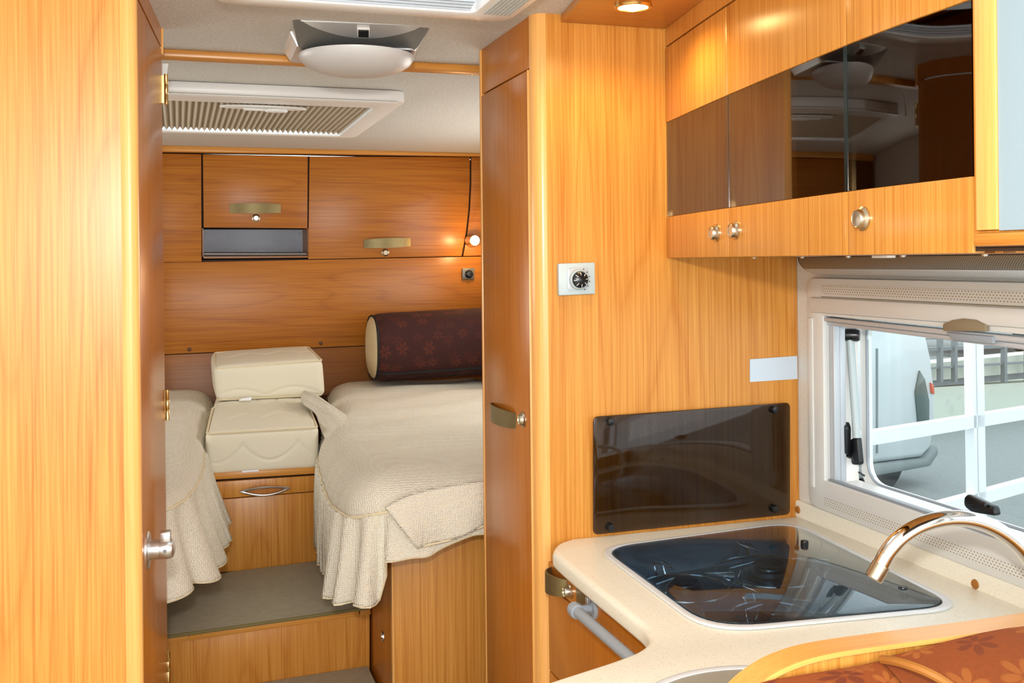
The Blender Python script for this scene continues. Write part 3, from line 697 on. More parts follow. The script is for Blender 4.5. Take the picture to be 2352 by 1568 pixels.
# =====================================================================  OVERHEAD LOCKER (right)
plan = spline([(1.003, 1.998, 0), (.947, 1.655, 0), (.884, 1.20, 0), (.868, .955, 0)], 40)   # front line, bowed
nP = len(plan)
def pidx(y): return min(range(nP), key=lambda i: abs(plan[i].y-y))
def curved(y0, y1, z0, z1, o0, o1, bev=0):
    """slab following the bowed front between two y stations; o = offsets outward (towards the aisle)"""
    seg = plan[pidx(y1):pidx(y0)+1]; seg = seg[::max(1, len(seg)//10)]+([seg[-1]] if (len(seg)-1) % max(1, len(seg)//10) else [])
    out, inn = [], []
    for i, p in enumerate(seg):
        a, b = seg[max(0, i-1)], seg[min(len(seg)-1, i+1)]; d = (b-a).normalized(); n = Vector((d.y, -d.x, 0))
        if n.x > 0: n = -n
        out.append(p+n*o1); inn.append(p+n*o0)
    lo = Vector((0, 0, z0)); g1 = G()
    return g1.prism([p+lo for p in out]+[p+lo for p in inn[::-1]], (0, 0, z1-z0), bev)
lk = empty('overhead_locker', (1.12, 1.48, .004), 'long bowed cherry overhead locker with smoked glass doors above the window', 'cabinet')
G().prism([p+Vector((.045, 0, .004)) for p in plan[::8]]+[Vector((XW-.002, .94, .004)), Vector((XW-.002, 1.998, .004))], (0, 0, .012)).build('bottom_board', 'wood_rail', lk)
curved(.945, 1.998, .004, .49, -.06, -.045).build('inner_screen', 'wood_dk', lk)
curved(.945, 1.998, .460, CEIL, -.02, -.001).build('header_board', 'wood', lk)
zb0, zb1, zg, zt = .004, .0925, .296, .456
for y0, y1, kk in ((1.6375, 1.997, [(1646, 535)]), (1.212, 1.6335, [(1691, 529)]), (.945, 1.208, [(1984, 502)])):
    dr = curved(y0, y1, zg, zt, -.018, 0, .0015).build('door', 'wood_b', lk)
    curved(y0, y1, zb0, zb1, -.018, 0, .0015).build('bottom_rail', 'wood_b', dr)
    curved(y0+.002, y1-.002, zb1+.0008, zg-.0008, -.008, -.002).build('glass_panel', 'glass_locker', dr)
    for u, v in kk:
        yy = (y0+.03 if u != 1646 else y0+.03)
        i = pidx({1646: 1.70, 1691: 1.604, 1984: 1.157}[u]); d = (plan[i+2]-plan[i-2]).normalized(); n = Vector((-abs(d.y), -d.x*math.copysign(1, -d.y)*-1, 0)); n = Vector((d.y, -d.x, 0)); n = n if n.x < 0 else -n
        p = atp(plan[i], n, u, v)
        G().lathe([(.0165, 0), (.0165, .003), (.013, .006), (.0125, .010), (.0115, .012), (.0105, .011), (0, .0115)], p, n, 28).build('push_knob', 'knob', dr)
for u, v in ((1732, 588), (1843, 584), (1948, 580), (2074, 577), (2262, 570)):
    p = atx({1732: 1.15, 1843: 1.22, 1948: 1.13, 2074: 1.10, 2262: 1.10}[u], u, v); p.z = .0035
    G().lathe([(.005, 0), (.004, .003), (0, .0035)], p, (0, 0, -1), 10).build('screw', 'steel', lk)
p = Vector((1.02, 1.30, .0035))
G().prism([p+Vector((-.012, -.018, 0)), p+Vector((.004, -.018, 0)), p+Vector((.004, .018, 0)), p+Vector((-.012, .018, 0))], (0, 0, -.004), .001).build('catch', 'white', lk)
for y in (1.6355, 1.21): curved(y-.0045, y+.0045, zb1+.001, zg-.001, -.009, -.0015).build('glass_seal', 'seal', lk)
# soffit with halogen spot
so = G(); 
sx = [atz(.498, 1288, 52), atz(.498, 1322, 14)]
dS = (plan[60]-plan[10]).normalized()
s0 = Vector((.764, 1.998, .498)); s1 = s0+Vector((-.045, -.30, 0)); s2 = Vector((.66, .95, .498))
so.prism([s0, s1, s2, Vector((.868, .95, .498)), Vector((.884, 1.2, .498)), Vector((.947, 1.655, .498)), Vector((1.001, 1.998, .498))], (0, 0, .0165), .001)
so.build('soffit_board', 'wood_x', None, 'orange cherry soffit board under the ceiling carrying the round spotlight', 'soffit')
sl = empty('spotlight', (.822, 1.77, .498), 'round gold-rimmed lit spotlight under the wooden soffit', 'lamp')
pc = Vector((.822, 1.768, .498))
G().lathe([(.030, 0), (.030, .010), (.0355, .011), (.0365, .018), (.0345, .0215), (.029, .0215), (.0285, .019)], pc, (0, 0, -1), 40).build('housing', 'brass', sl)
G().lathe([(.0283, .0195), (.02, .0205), (0, .021)], pc, (0, 0, -1), 40).build('lens', 'lamp_on', sl)
light('halogen_beam', 'SPOT', (pc.x, pc.y, pc.z-.026), 5.5, (1, .66, .26), spot_size=math.radians(165), spot_blend=.6, shadow_soft_size=.025)
# nearer locker with pale blue panel
pb = empty('end_locker', (1.0, .75, .01), 'nearer locker section with pale blue panel in a cherry frame', 'cabinet')
G().box((.845, .40, .012), (XW-.002, .925, CEIL)).build('body', 'wood', pb)
G().box((.850, .40, .006), (XW-.002, .93, .0118)).build('bottom_board', 'dark_gap', pb)
G().box((.838, .886, .029), (.846, .916, CEIL), .001).build('upright', 'edge', pb)
G().box((.836, .38, .011), (.850, .918, .026), .003).build('ledge', 'wood_rail', pb)
G().box((.8405, .40, .028), (.847, .885, CEIL-.005)).build('panel', 'paleblue', pb, label='pale blue flat panel')
# =====================================================================  PERFORATED CASSETTE LIGHT UNDER LOCKER
ca = empty('perforated_light_rail', (1.315, 1.4, -.04), 'curved perforated metal light rail running under the locker above the window', 'light rail')
def prof(t_):   # from under the locker, curving back to the wall
    a = t_*math.pi/2; return (1.258+.068*(1-math.cos(a)), .003-.040*math.sin(a))
Yc = 1.885
def cass(t0, t1): 
    def f(a, b):
        x, z = prof(lerp(t0, t1, b)); return Vector((x, lerp(Yc, .5, a), z))
    return f
G().grid(cass(0, .42), 2, 10, lambda a, b: (a*1.385, b*.055)).build('perforated_strip', 'perf', ca, smooth=60, solid=.002)
G().grid(cass(.42, 1.0), 2, 8).build('silver_strip', 'strip_reflect', ca, smooth=60, solid=.002)
G().prism([(x, Yc+.001, z) for x, z in [prof(i/12) for i in range(13)]]+[(XW-.001, Yc+.001, -.037), (XW-.001, Yc+.001, .002)], (0, .004, 0)).build('end_cap', 'black', ca)

# =====================================================================  WINDOW
wn = G()
XF = XW-.014
def yz(x, pts): return [Vector((x, y, z)) for y, z in pts]
outer = roundpoly(yz(XF, [(1.945, -.043), (.54, -.043), (.54, -.553), (1.945, -.543)]), .03, 6)
inner = roundpoly(yz(XF, [(1.886, -.124), (.62, -.135), (.62, -.485), (1.886, -.478)]), .004, 6)
ring(wn, outer, inner, (.014, 0, 0), .003)
wn = wn.build('window_1', 'cream', kind='structure', label='cream framed caravan window beside the kitchen worktop')
# top cassette with its perforated band and a joint
G().grid(lambda a, b: Vector((XF-.0012, lerp(1.885, .58, a), lerp(-.058, -.079, b))), 2, 1, lambda a, b: (a*1.3, b*.021)).build('perforated_band', 'perf_cream', wn)
G().box((XF-.001, .55, -.0835), (XF+.001, 1.89, -.082)).build('cassette_joint', 'carpet_edge', wn)
G().box((XF-.010, .55, -.118), (XF+.002, 1.925, -.0845), .006).build('cassette_lid', 'cream', wn)
G().grid(lambda a, b: Vector((XF-.0012, lerp(1.885, .58, a), lerp(-.512, -.532, b))), 2, 1, lambda a, b: (a*1.3, b*.020), flip=False).build('perforated_band', 'perf_cream', wn)
G().box((XF-.003, 1.921, -.50), (XF+.002, 1.939, -.13), .002).build('side_cover', 'cream', wn)
# reveal, blind guides
rv = G(); XO = XW+.075
rv.box((XF+.013, .6, -.125), (XO, 1.90, -.105)); rv.box((XF+.013, .6, -.50), (XO, 1.90, -.484)); rv.box((XF+.013, 1.887, -.49), (XO, 1.905, -.11))
rv.build('reveal', 'white', wn)
gl = G(); gl.box((XF+.014, 1.868, -.480), (XF+.030, 1.886, -.126), .002); gl.box((XF+.034, 1.874, -.480), (XF+.048, 1.886, -.126), .001); gl.build('blind_guide', 'silverp', wn)
bl = G().prism(yz(XF+.002, [(1.886, -.127), (.62, -.141), (.62, -.156), (1.886, -.135)]), (.030, 0, 0), .002).build('blind_bar', 'silverp', wn)
G().prism(yz(XF+.010, [(1.886, -.136), (.62, -.157), (.62, -.169), (1.886, -.144)]), (.020, 0, 0), .002).build('screen_bar', 'silverp', wn)
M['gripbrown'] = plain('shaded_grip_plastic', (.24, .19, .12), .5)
ah = [atx(XF-.0125, u, v) for u, v in ((2165, 744), (2185, 735), (2210, 731), (2240, 734), (2262, 745))]
G().prism(ah+[ah[-1]+Vector((0, 0, -.012)), ah[0]+Vector((0, 0, -.012))], (.010, 0, 0), .0015).build('grip_arch', 'gripbrown', wn)
hp = [atx(XF-.004, u, v) for u, v in ((2170, 762), (2278, 772), (2281, 790), (2186, 781))]
G().prism(hp, (.008, 0, 0), .003).build('blind_handle', 'railgrey', wn)
g_ = G()
for k, z in enumerate((-.478, -.487)):
    x0 = XF+.006+.022*k; g_.box((x0, .62, z-.006), (x0+.014, 1.880, z+.004), .001)
g_.build('lower_track', 'railgrey', wn)
# hinged acrylic sash
XS2 = XO+.01
sash = G(); so_ = roundpoly(yz(XS2, [(1.892, -.112), (.58, -.112), (.58, -.500), (1.892, -.500)]), .05, 8); si_ = roundpoly(yz(XS2, [(1.868, -.126), (.60, -.126), (.60, -.484), (1.868, -.484)]), .05, 8)
ring(sash, so_, si_, (.012, 0, 0)); sash.build('sash_rim', 'white', wn)
G().tube([p+Vector((-.001, 0, 0)) for p in si_], .0028, 6, True).build('seal', 'railgrey', wn)
G().prism(si_, (.004, 0, 0)).build('pane', 'acrylic', wn)
def stay(u0, v0, u1, v1):
    a = atx(XO-.024, u0, v0); b = atx(XO-.024, u1, v1)
    s_ = G().tube([a, b], .0085, 12).build('stay_tube', 'palegrey', wn)
    G().lathe([(.012, -.020), (.014, -.015), (.014, .008), (.008, .012), (0, .012)], a, (-.7, .7, 0), 14).build('stay_knob', 'black', wn)
stay(1952, 769, 1968, 1005)
def latch(u, v, k=1):
    p = atx(XO-.014, u, v)
    q = G().prism(roundpoly([p+Vector((0, a*k, b)) for a, b in ((-.026, -.030), (.002, -.034), (.006, .020), (-.018, .030))], .008), (-.014, 0, 0), .003).build('latch_body', 'black', wn)
    G().prism(roundpoly([p+Vector((-.016, a*k, b)) for a, b in ((-.002, -.010), (.012, -.012), (.014, .050), (.004, .060), (-.004, .048))], .005), (-.016, 0, 0), .004).build('latch_lever', 'black', q)
    G().lathe([(.011, 0), (.011, .02), (.007, .024), (0, .024)], p+Vector((-.006, .004*k, -.012)), (-.3, .95, 0), 12).build('latch_pivot', 'black', q)
latch(1968, 1030)
p = atx(XO-.030, 2266, 1160)
l2 = G().prism(roundpoly([p+Vector((0, a, b)) for a, b in ((.040, .002), (.030, .014), (-.032, .006), (-.036, -.010), (.020, -.016), (.038, -.010))], .006), (-.016, 0, 0), .004).build('latch_body', 'black', wn)
G().prism(roundpoly([p+Vector((-.016, a, b)) for a, b in ((.030, .008), (.020, .018), (-.020, .012), (-.022, .002), (.026, -.002))], .005), (-.008, 0, 0), .003).build('latch_lever', 'black', l2)
G().tube([atx(XO, u, v) for u, v in ((1954, 1040), (1956, 1062), (1966, 1080), (1985, 1092))], .0022, 6).build('seal', 'black', wn)

# =====================================================================  KITCHEN
KT = -.580
kc_ = empty('kitchen_cabinet', (1.0, 1.6, FLOOR), 'cherry kitchen base cabinet with drawers under the worktop', 'cabinet')
XK = .722
G().box((XK+.016, 1.13, FLOOR), (XW-.002, 1.996, KT-.07)).build('carcass', 'dark_gap', kc_)
def kfront(y0, y1, z0, z1, name='drawer'): return G().box((XK, y0, z0), (XK+.016, y1, z1), .002).build(name, 'wood_red', kc_)
k1 = kfront(1.50, 1.995, -.668, -.622); k2 = kfront(1.50, 1.995, -.846, -.671); k3 = kfront(1.50, 1.995, -1.20, -.849)
k4 = kfront(1.14, 1.497, -1.20, -.622, 'door')
a = atx(XK, 1272, 1305); 
arch_handle(k1, (XK, 1.975, -.645), (XK, 1.885, -.645), .034, (-1, 0, 0), bulge=.026)
knob(k1, (XK, 1.865, -.645), (-1, 0, 0), .011, .012)
arch_handle(k2, (XK, 1.69, -.745), (XK, 1.58, -.745), .034, (-1, 0, 0), bulge=.026)
G().box((XK-.003, 1.755, -.664), (XK+.002, 1.83, -.624), .001).build('latch_plate', 'bronze', kc_)
G().box((XK-.007, 1.765, -.680), (XK-.002, 1.775, -.626), .001).build('latch_strip', 'steel', kc_)
G().box((1.10, 1.9958, KT-.1), (1.3, 1.9962, KT-.06)).build('back_strip', 'dark_gap', kc_)
# towel rail
tw = empty('towel_rail', (.69, 1.5, -.65), 'grey plastic towel rail fixed to the kitchen cabinet under the worktop edge', 'towel rail')
fl_ = atx(XK, 1363, 1396); e0 = aty(fl_.y, 1322, 1396); e0.y = fl_.y; e0.z = fl_.z+.003
xR = e0.x; e1 = Vector((xR, 1.30, fl_.z))
G().lathe([(.021, 0), (.021, .003), (.018, .0055), (0, .006)], fl_, (-1, 0, 0), 24).build('flange', 'railgrey', tw)
G().tube([fl_+Vector((-.004, 0, 0)), Vector((xR, fl_.y, fl_.z))], .0075, 14).build('bracket', 'railgrey', tw)
G().lathe([(.0085, -.012), (.013, -.011), (.0145, 0), (.0130, .010), (.0085, .012)], (xR, fl_.y, fl_.z), (0, 1, 0), 20).build('end_cap', 'railgrey', tw)
G().tube([Vector((xR, fl_.y, fl_.z)), e1], .0098, 16).build('bar', 'railgrey', tw)
for dz in (.012, -.012): G().lathe([(.003, 0), (0, .001)], fl_+Vector((-.0055, 0, dz)), (-1, 0, 0), 8).build('screw', 'dksteel', tw)
# worktop
wk = empty('worktop', (1.0, 1.6, KT-.04), 'cream speckled kitchen worktop with curved front edge', 'worktop')
edge = [(.775, 1.998), (.738, 1.975), (.712, 1.935), (.704, 1.895), (.699, 1.70), (.697, 1.53), (.694, 1.475), (.678, 1.425), (.645, 1.393), (.595, 1.370), (.530, 1.348), (.467, 1.326), (.41, 1.295), (.365, 1.24), (.35, 1.17), (.35, 1.125)]
fe = spline([(x, y, KT) for x, y in edge], 4)
A = Vector((XW-.001, 1.998, KT)); B = Vector((XW-.001, 1.125, KT))
HO = roundpoly([(.797, 1.895, KT), (1.268, 1.935, KT), (1.222, 1.375, KT), (.780, 1.420, KT)], [.07, .075, .07, .09], 8)
full = fe+[B, A]
bm = bmesh.new()      # flat top with a cut-out for the hob well: bridge the outer loop and the hob loop
g1 = G(); g1.prism(full, (0, 0, -.036), .011, 4)
top = g1.build('slab', 'counter', wk, smooth=50)
cutter = G().prism([p+Vector((0, 0, .1)) for p in HO], (0, 0, -.3)).build('slab_cutter', 'counter', wk)
for me_o in (top,):
    md = me_o.modifiers.new('hob_cutout', 'BOOLEAN'); md.object = cutter; md.operation = 'DIFFERENCE'; md.solver = 'EXACT'
SC = Vector((.80, 1.085, KT)); SR = .19
dg = bpy.context.evaluated_depsgraph_get(); ev = top.evaluated_get(dg); nm = bpy.data.meshes.new_from_object(ev); top.modifiers.clear(); top.data = nm
nm.polygons.foreach_set('use_smooth', [True]*len(nm.polygons)); nm.set_sharp_from_angle(angle=math.radians(50))
bpy.data.objects.remove(cutter)
up = G(); up.prism(roundpoly([(XW-.012, 1.998, KT-.001), (XW-.001, 1.998, KT-.001), (XW-.001, 1.998, -.545), (XW-.008, 1.998, -.545), (XW-.012, 1.998, -.549)], 0), (0, -.9, 0))
up.build('upstand', 'counter', wk)
for u, v in ((1833, 1170), (2240, 1341)):
    p = atx(XW-.0125, u, v); G().lathe([(.0085, 0), (.0075, .0025), (0, .003)], p, (-1, 0, 0), 16).build('screw_cap', 'piping_or', wk, label='ochre screw cap')
# hob
hb = empty('hob', (1.0, 1.66, KT-.05), 'built-in gas hob under a dark glass lid in a steel rim', 'hob')
HI = roundpoly([(.801, 1.892, KT), (1.264, 1.931, KT), (1.218, 1.379, KT), (.784, 1.423, KT)], [.07, .075, .07, .09], 8)
HX = roundpoly([(.789, 1.903, KT), (1.276, 1.944, KT), (1.230, 1.367, KT), (.772, 1.411, KT)], [.073, .078, .073, .093], 8)
r_ = G(); ring(r_, [p+Vector((0, 0, .0005)) for p in HX], [p+Vector((0, 0, .0005)) for p in HI], (0, 0, .0045), .0012); r_.build('rim', 'rimsteel', hb)
cen = Vector((1.02, 1.66, KT))
well = G(); ZW = KT-.055
inset = [lerp(p, cen, .12)+Vector((0, 0, ZW-KT)) for p in HI]; k = len(HI)
well.add(HI+inset+[cen+Vector((0, 0, ZW-KT))], [(i, (i+1) % k, k+(i+1) % k, k+i) for i in range(k)]+[(k+i, k+(i+1) % k, 2*k) for i in range(k)])
t = NT('hob_well_steel'); t.b.inputs['Base Color'].default_value = (.20, .23, .26, 1); t.b.inputs['Metallic'].default_value = .5; t.b.inputs['Roughness'].default_value = .32; M['well'] = t.m
well.build('well', 'well', hb, smooth=50)
LID = [lerp(p, cen, .012)+Vector((0, 0, .0015)) for p in HI]
lid = G().prism(LID, (0, 0, .0045), .0008).build('glass_lid', 'glass_hob', hb)
for bu, bv, br in ((1572, 1338, .040), (1765, 1300, .050), (1775, 1400, .034)):
    p = atz(ZW+.022, bu, bv); p.z = ZW
    bn = G().lathe([(br, .0), (br, .006), (br*.8, .009), (br*.78, .017), (br*.5, .018), (br*.48, .021), (br*.42, .023), (0, .023)], p, (0, 0, 1), 28).build('burner', 'dksteel', hb)
    G().lathe([(br*.62, .0235), (br*.66, .026), (br*.60, .030), (0, .031)], p, (0, 0, 1), 28).build('burner_cap', 'black', bn)
    w_ = G(); R_ = br*2.1
    w_.tube([p+Vector((R_*math.cos(q*math.pi/16), R_*math.sin(q*math.pi/16), .012)) for q in range(32)], .0024, 6, True)
    for k in range(3):
        q = k*2.094+.6+bu*.01; e = Vector((math.cos(q), math.sin(q), 0)); f_ = Vector((-e.y, e.x, 0))*.010
        w_.tube([p+e*R_+f_+Vector((0, 0, .012)), p+e*R_*1.12+f_+Vector((0, 0, .030)), p+e*R_*1.1+f_+Vector((0, 0, .040)), p+e*R_*.45+Vector((0, 0, .040)), p+e*R_*1.1-f_+Vector((0, 0, .040)), p+e*R_*1.12-f_+Vector((0, 0, .030)), p+e*R_-f_+Vector((0, 0, .012))], .0025, 6)
    w_.build('pan_support', 'chrome', hb)
for u, v in ((1848, 1243), (2074, 1349), (1540, 1343)):
    p = atz(KT+.006, u, v)
    if u != 1540: G().lathe([(.008, 0), (.0075, .0015), (.005, .0025), (0, .0025)], p, (0, 0, 1), 16).build('rubber_stud', 'black', hb)
# sink rim and faucet
sk = empty('sink', (SC.x, SC.y, KT-.12), 'round steel sink at the near end of worktop, half hidden by seat partition', 'sink')
SC = atz(KT, 1590, 1546)+Vector((.02, -.185, 0))
s_ = G(); q = [SC+Vector((math.cos(i*math.pi/24), math.sin(i*math.pi/24), 0))*.187 for i in range(48)]; q2 = [SC+Vector((math.cos(i*math.pi/24), math.sin(i*math.pi/24), 0))*.175 for i in range(48)]
ring(s_, [p+Vector((0, 0, .0005)) for p in q], [p+Vector((0, 0, .0005)) for p in q2], (0, 0, .004), .001); s_.build('rim', 'rimsteel', sk)
G().lathe([(.175, .003), (.0, .004)], SC, (0, 0, 1), 48).build('sink_lid', 'perf', sk)
fa = empty('faucet', (1.2, 1.2, KT), 'polished chrome gooseneck kitchen tap arching over the worktop', 'faucet')
YFa = 1.24
fp = [aty(YFa, u, v) for u, v in ((2018, 1296), (2032, 1262), (2058, 1228), (2098, 1200), (2150, 1184), (2205, 1185), (2256, 1204), (2300, 1238), (2332, 1282), (2352, 1330), (2362, 1390))]
fp = [Vector((p.x, lerp(1.235, 1.20, i/10), p.z)) for i, p in enumerate(fp)]; last = fp[-1]; fp += [Vector((last.x+.004, last.y, KT+.01))]
G().tube(spline(fp, 6), .0118, 20).build('spout', 'chrome', fa)
dv = (fp[0]-fp[1]).normalized()
G().lathe([(.0125, -.002), (.0128, 0), (.0128, .020), (.0112, .022), (.0108, .020), (0, .018)], fp[0], dv, 24).build('aerator', 'knob', fa)
G().lathe([(.026, 0), (.024, .008), (.018, .012), (.018, .035), (.014, .04)], Vector((last.x+.004, last.y, KT)), (0, 0, 1), 24).build('base', 'chrome', fa)
# =====================================================================  SEAT PARTITION AND CUSHION (foreground)
se = empty('seat_partition', (.95, 1.1, FLOOR), 'curved-top cherry seat back partition in the foreground at the worktop end', 'partition')
tp = spline([(.560, 1.12, -.62), (.600, 1.12, -.560), (.636, 1.12, -.523), (.672, 1.12, -.502), (.710, 1.12, -.491), (.76, 1.12, -.486), (.85, 1.12, -.486), (1.0, 1.12, -.488), (1.12, 1.12, -.488), (XW-.002, 1.12, -.488)], 6)
bot = [Vector((XW-.002, 1.12, FLOOR)), Vector((.545, 1.12, FLOOR)), Vector((.545, 1.12, -.66))]
G().prism([p+Vector((0, -.008, -.003)) for p in tp+bot], (0, -.034, 0)).build('board', 'wood', se)
lip = G(); nn = len(tp); v, f = [], []
for i, p in enumerate(tp):
    a, b = tp[max(0, i-1)], tp[min(nn-1, i+1)]; d = (b-a).normalized(); n = Vector((-d.z, 0, d.x))
    for dy, dn_ in ((0, -.006), (0, -.003), (-.003, 0), (-.044, 0), (-.047, -.003), (-.047, -.005)): v.append(p+Vector((0, dy, 0))+n*dn_)
for i in range(nn-1):
    for k in range(6): f.append((i*6+k, i*6+(k+1) % 6, (i+1)*6+(k+1) % 6, (i+1)*6+k))
f += [tuple(range(6)), tuple((nn-1)*6+k for k in range(6))]
M['cap'] = wood('light_cherry_cap', (.76, .38, .10), (.62, .26, .05), 'X', .3, .7, 1.1)
lip.add(v, f).build('cap_rail', 'cap', se, smooth=40)
sc = empty('seat_cushion', (.9, 1.0, -1.1), 'orange velvet seat back cushion with flower pattern leaning on the partition', 'cushion')
cp_ = [atp((0, 1.062, 0), (0, 1, 0), u, v) for u, v in ((1735, 1580), (1775, 1566), (1890, 1547), (1984, 1531), (2040, 1519), (2140, 1505))]
tl = spline([(p.x, 1.066, p.z) for p in cp_], 6)
def cush(line, depth, zlow, y0):
    n = len(line)
    def f(a, b):
        i = a*(n-1); j = int(min(n-2, i)); p = lerp(line[j], line[j+1], i-j)
        if b < .35:
            q = b/.35*math.pi/2; return Vector((p.x, y0-depth*(1-math.cos(q)), p.z-.035+.035*math.cos(math.pi/2-q)*0+.035*(1-(1-math.cos(q))**1.2)-.0))
        t_ = (b-.35)/.65; return Vector((p.x, y0-depth-.02*math.sin(math.pi*t_), lerp(p.z-.035, zlow, t_)))
    return f
G().grid(cush(tl, .07, -1.05, 1.068), 40, 40, lambda a, b: (a*.40+.03, b*.62)).build('left_pad', 'flower_or', sc, smooth=180)
cp2 = [aty(1.062, u, v) for u, v in ((2028, 1517), (2080, 1503), (2140, 1488), (2207, 1470), (2280, 1453), (2352, 1442), (2480, 1432), (2700, 1425))]
tl2 = spline([(p.x, 1.066, p.z+.0) for p in cp2], 6)
G().grid(cush(tl2, .085, -1.05, 1.068), 60, 40, lambda a, b: (a*.5+.2, b*.62+.1)).build('right_pad', 'flower_or', sc, smooth=180)
G().tube(spline([aty(y, u, v) for u, v, y in ((2026, 1514, 1.062), (2060, 1519, 1.035), (2100, 1531, 1.01), (2140, 1548, .992), (2180, 1572, .982), (2215, 1600, .975))], 6), .0055, 8).build('piping', 'piping_or', sc)

# =====================================================================  CEILING FITTINGS
# round-diffuser lamp
cl = empty('ceiling_lamp', (.39, 2.38, CEIL), 'silver and grey ceiling lamp with oval opal diffuser beside the roof hatch', 'lamp')
cb = G(); Zc = CEIL
T_ = [(.240, 2.30), (.540, 2.28), (.562, 2.52), (.245, 2.54)]; Bq = [(.256, 2.31), (.520, 2.29), (.548, 2.50), (.260, 2.515)]
tops = roundpoly([(x, y, Zc) for x, y in T_], .02, 5); bots = roundpoly([(x, y, Zc-.030) for x, y in Bq], .02, 5); k = len(tops)
cb.add(tops+bots, [(i, (i+1) % k, k+(i+1) % k, k+i) for i in range(k)]+[tuple(range(k, 2*k))]).build('housing', 'silverbright', cl, smooth=50)
dc = Vector((.395, 2.350, Zc-.040))
fp0, fn0 = Vector((.39, 2.205, .512)), Vector((0, -.27, -.963))          # sloping face plate
def onf(pix): return [atp(fp0, fn0, u, v) for u, v in pix]
wp = [(672, 50), (678, 44), (688, 43), (975, 54), (985, 58), (986, 68), (962, 106), (945, 124), (900, 133), (820, 138), (740, 130), (694, 116), (684, 105)]
G().prism(onf(wp), -fn0*.010, .0015).build('grey_face_plate', 'gun', cl)
crescent = [(690, 45), (974, 56)]+[(lerp(970, 694, i/14), 57-11*i/14+34*math.sin(math.pi*i/14)**.8) for i in range(15)]
G().prism([p+fn0*.0005 for p in onf(crescent)], fn0*.003, .001).build('white_crescent', 'silverbright', cl)
G().lathe([(.132, .0), (.131, .006), (.122, .018), (.104, .029), (.078, .037), (.045, .042), (0, .044)], dc+Vector((0, 0, -.0)), (0, 0, -1), 48).build('diffuser', 'opal', cl, smooth=80)
q = G().prism([p+fn0*.003 for p in onf([(820, 60), (849, 61), (849, 80), (820, 79)])], fn0*.003, .0008).build('switch_frame', 'white', cl)
G().prism([p+fn0*.0055 for p in onf([(822.5, 62.5), (846.5, 63.5), (846.5, 78), (822.5, 77)])], fn0*.0035, .0008).build('rocker_switch', 'black', q)
# roof hatches
def hatch(H, label, zf, ow, closed):
    x0, y0, x1, y1 = H; e = empty('roof_hatch', ((x0+x1)/2, (y0+y1)/2, CEIL), label, 'roof hatch')
    o_ = roundpoly([(x0-ow[0], y0-ow[1], zf), (x1+ow[2], y0-ow[1], zf), (x1+ow[2], y1+ow[3], zf), (x0-ow[0], y1+ow[3], zf)], .05, 7)
    i_ = roundpoly([(x0+.012, y0+.012, zf), (x1-.012, y0+.012, zf), (x1-.012, y1-.012, zf), (x0+.012, y1-.012, zf)], .02, 7)
    f_ = G(); ring(f_, o_, i_, (0, 0, CEIL-zf), .006); f_.build('frame', 'white', e)
    s_ = G(); w2 = roundpoly([(x0, y0, CEIL), (x1, y0, CEIL), (x1, y1, CEIL), (x0, y1, CEIL)], .001, 7); w3 = roundpoly([(x0-.01, y0-.01, CEIL), (x1+.01, y0-.01, CEIL), (x1+.01, y1+.01, CEIL), (x0-.01, y1+.01, CEIL)], .001, 7)
    ring(s_, w3, w2, (0, 0, .09)); s_.build('shaft', 'white', e)
    t_ = G().box((x0-.01, y0-.01, CEIL+.09), (x1+.01, y1+.01, CEIL+.10)).build('dome', 'opal_dome', e)
    return e
t = NT('opal_dome'); tr = t.n('ShaderNodeBsdfTranslucent', {0: (.9, .93, .95, 1)}); tp_ = t.n('ShaderNodeBsdfTransparent', {0: (.95, .97, 1, 1)}); mx = t.n('ShaderNodeMixShader', {0: .75, 1: tr.outputs[0], 2: tp_.outputs[0]}); t.l(mx.outputs[0], t.out.inputs[0]); M['opal_dome'] = t.m
h1 = hatch(H1, 'white roof hatch with open bright skylight at the top edge of the view', .488, (.055, .05, .075, .045), False)
g_ = G()
for k in range(4): g_.box((H1[0]+.02, H1[3]-.016-.011*k, .493+.003*k), (H1[2]-.02, H1[3]-.009-.011*k, .498+.003*k))
g_.build('blind_rails', 'silverp', h1)
g_ = G()
for k in range(7): g_.box((H1[2]+.006+.008*k, 1.50, .4865), (H1[2]+.0095+.008*k, H1[3]-.02, .489))
g_.build('vent_ribs', 'palegrey', h1)
h2 = hatch(H2, 'white roof hatch with closed pleated blind over the beds', .482, (.045, .150, .055, .03), True)
# near edge upstand and step of the second hatch frame
x0, y0, x1, y1 = H2
G().prism([(x0-.04, y0-.145, .4815), (x1+.03, y0-.145, .4815), (x1+.03, y0-.085, .4815), (x0-.04, y0-.085, .4815)], (0, 0, -.004), .002).build('cover_strip', 'white', h2)
pt_ = atz(.480, 605, 246)
G().prism([Vector((pt_.x+.13*math.cos(a_*math.pi/12), pt_.y+.035*math.sin(a_*math.pi/12), .4815)) for a_ in range(24)], (0, 0, -.006), .002).build('grip_plate', 'white', h2)
G().prism([Vector((pt_.x+.038+.035*math.cos(a_*math.pi/8), pt_.y+.018*math.sin(a_*math.pi/8), .4755)) for a_ in range(16)], (0, 0, -.010), .003).build('grip_latch', 'white', h2)
G().box((pt_.x-.06, pt_.y-.010, .468), (pt_.x+.02, pt_.y+.006, .4755), .003).build('grip_lever', 'white', h2)
M['blind'] = fabric('pleated_blind_beige', (.52, .45, .35), .1)
np_ = 46; v, f = [], []; bx0, bx1, by0, by1 = x0+.02, x1-.02, y0-.02, y1-.030
for i in range(2*np_+1):
    x = lerp(bx0, bx1, i/(2*np_)); z = .487+(.013 if i % 2 else 0); v += [(x, by0+.03, z), (x, by1, z)]
for i in range(2*np_): f.append((2*i, 2*i+2, 2*i+3, 2*i+1))
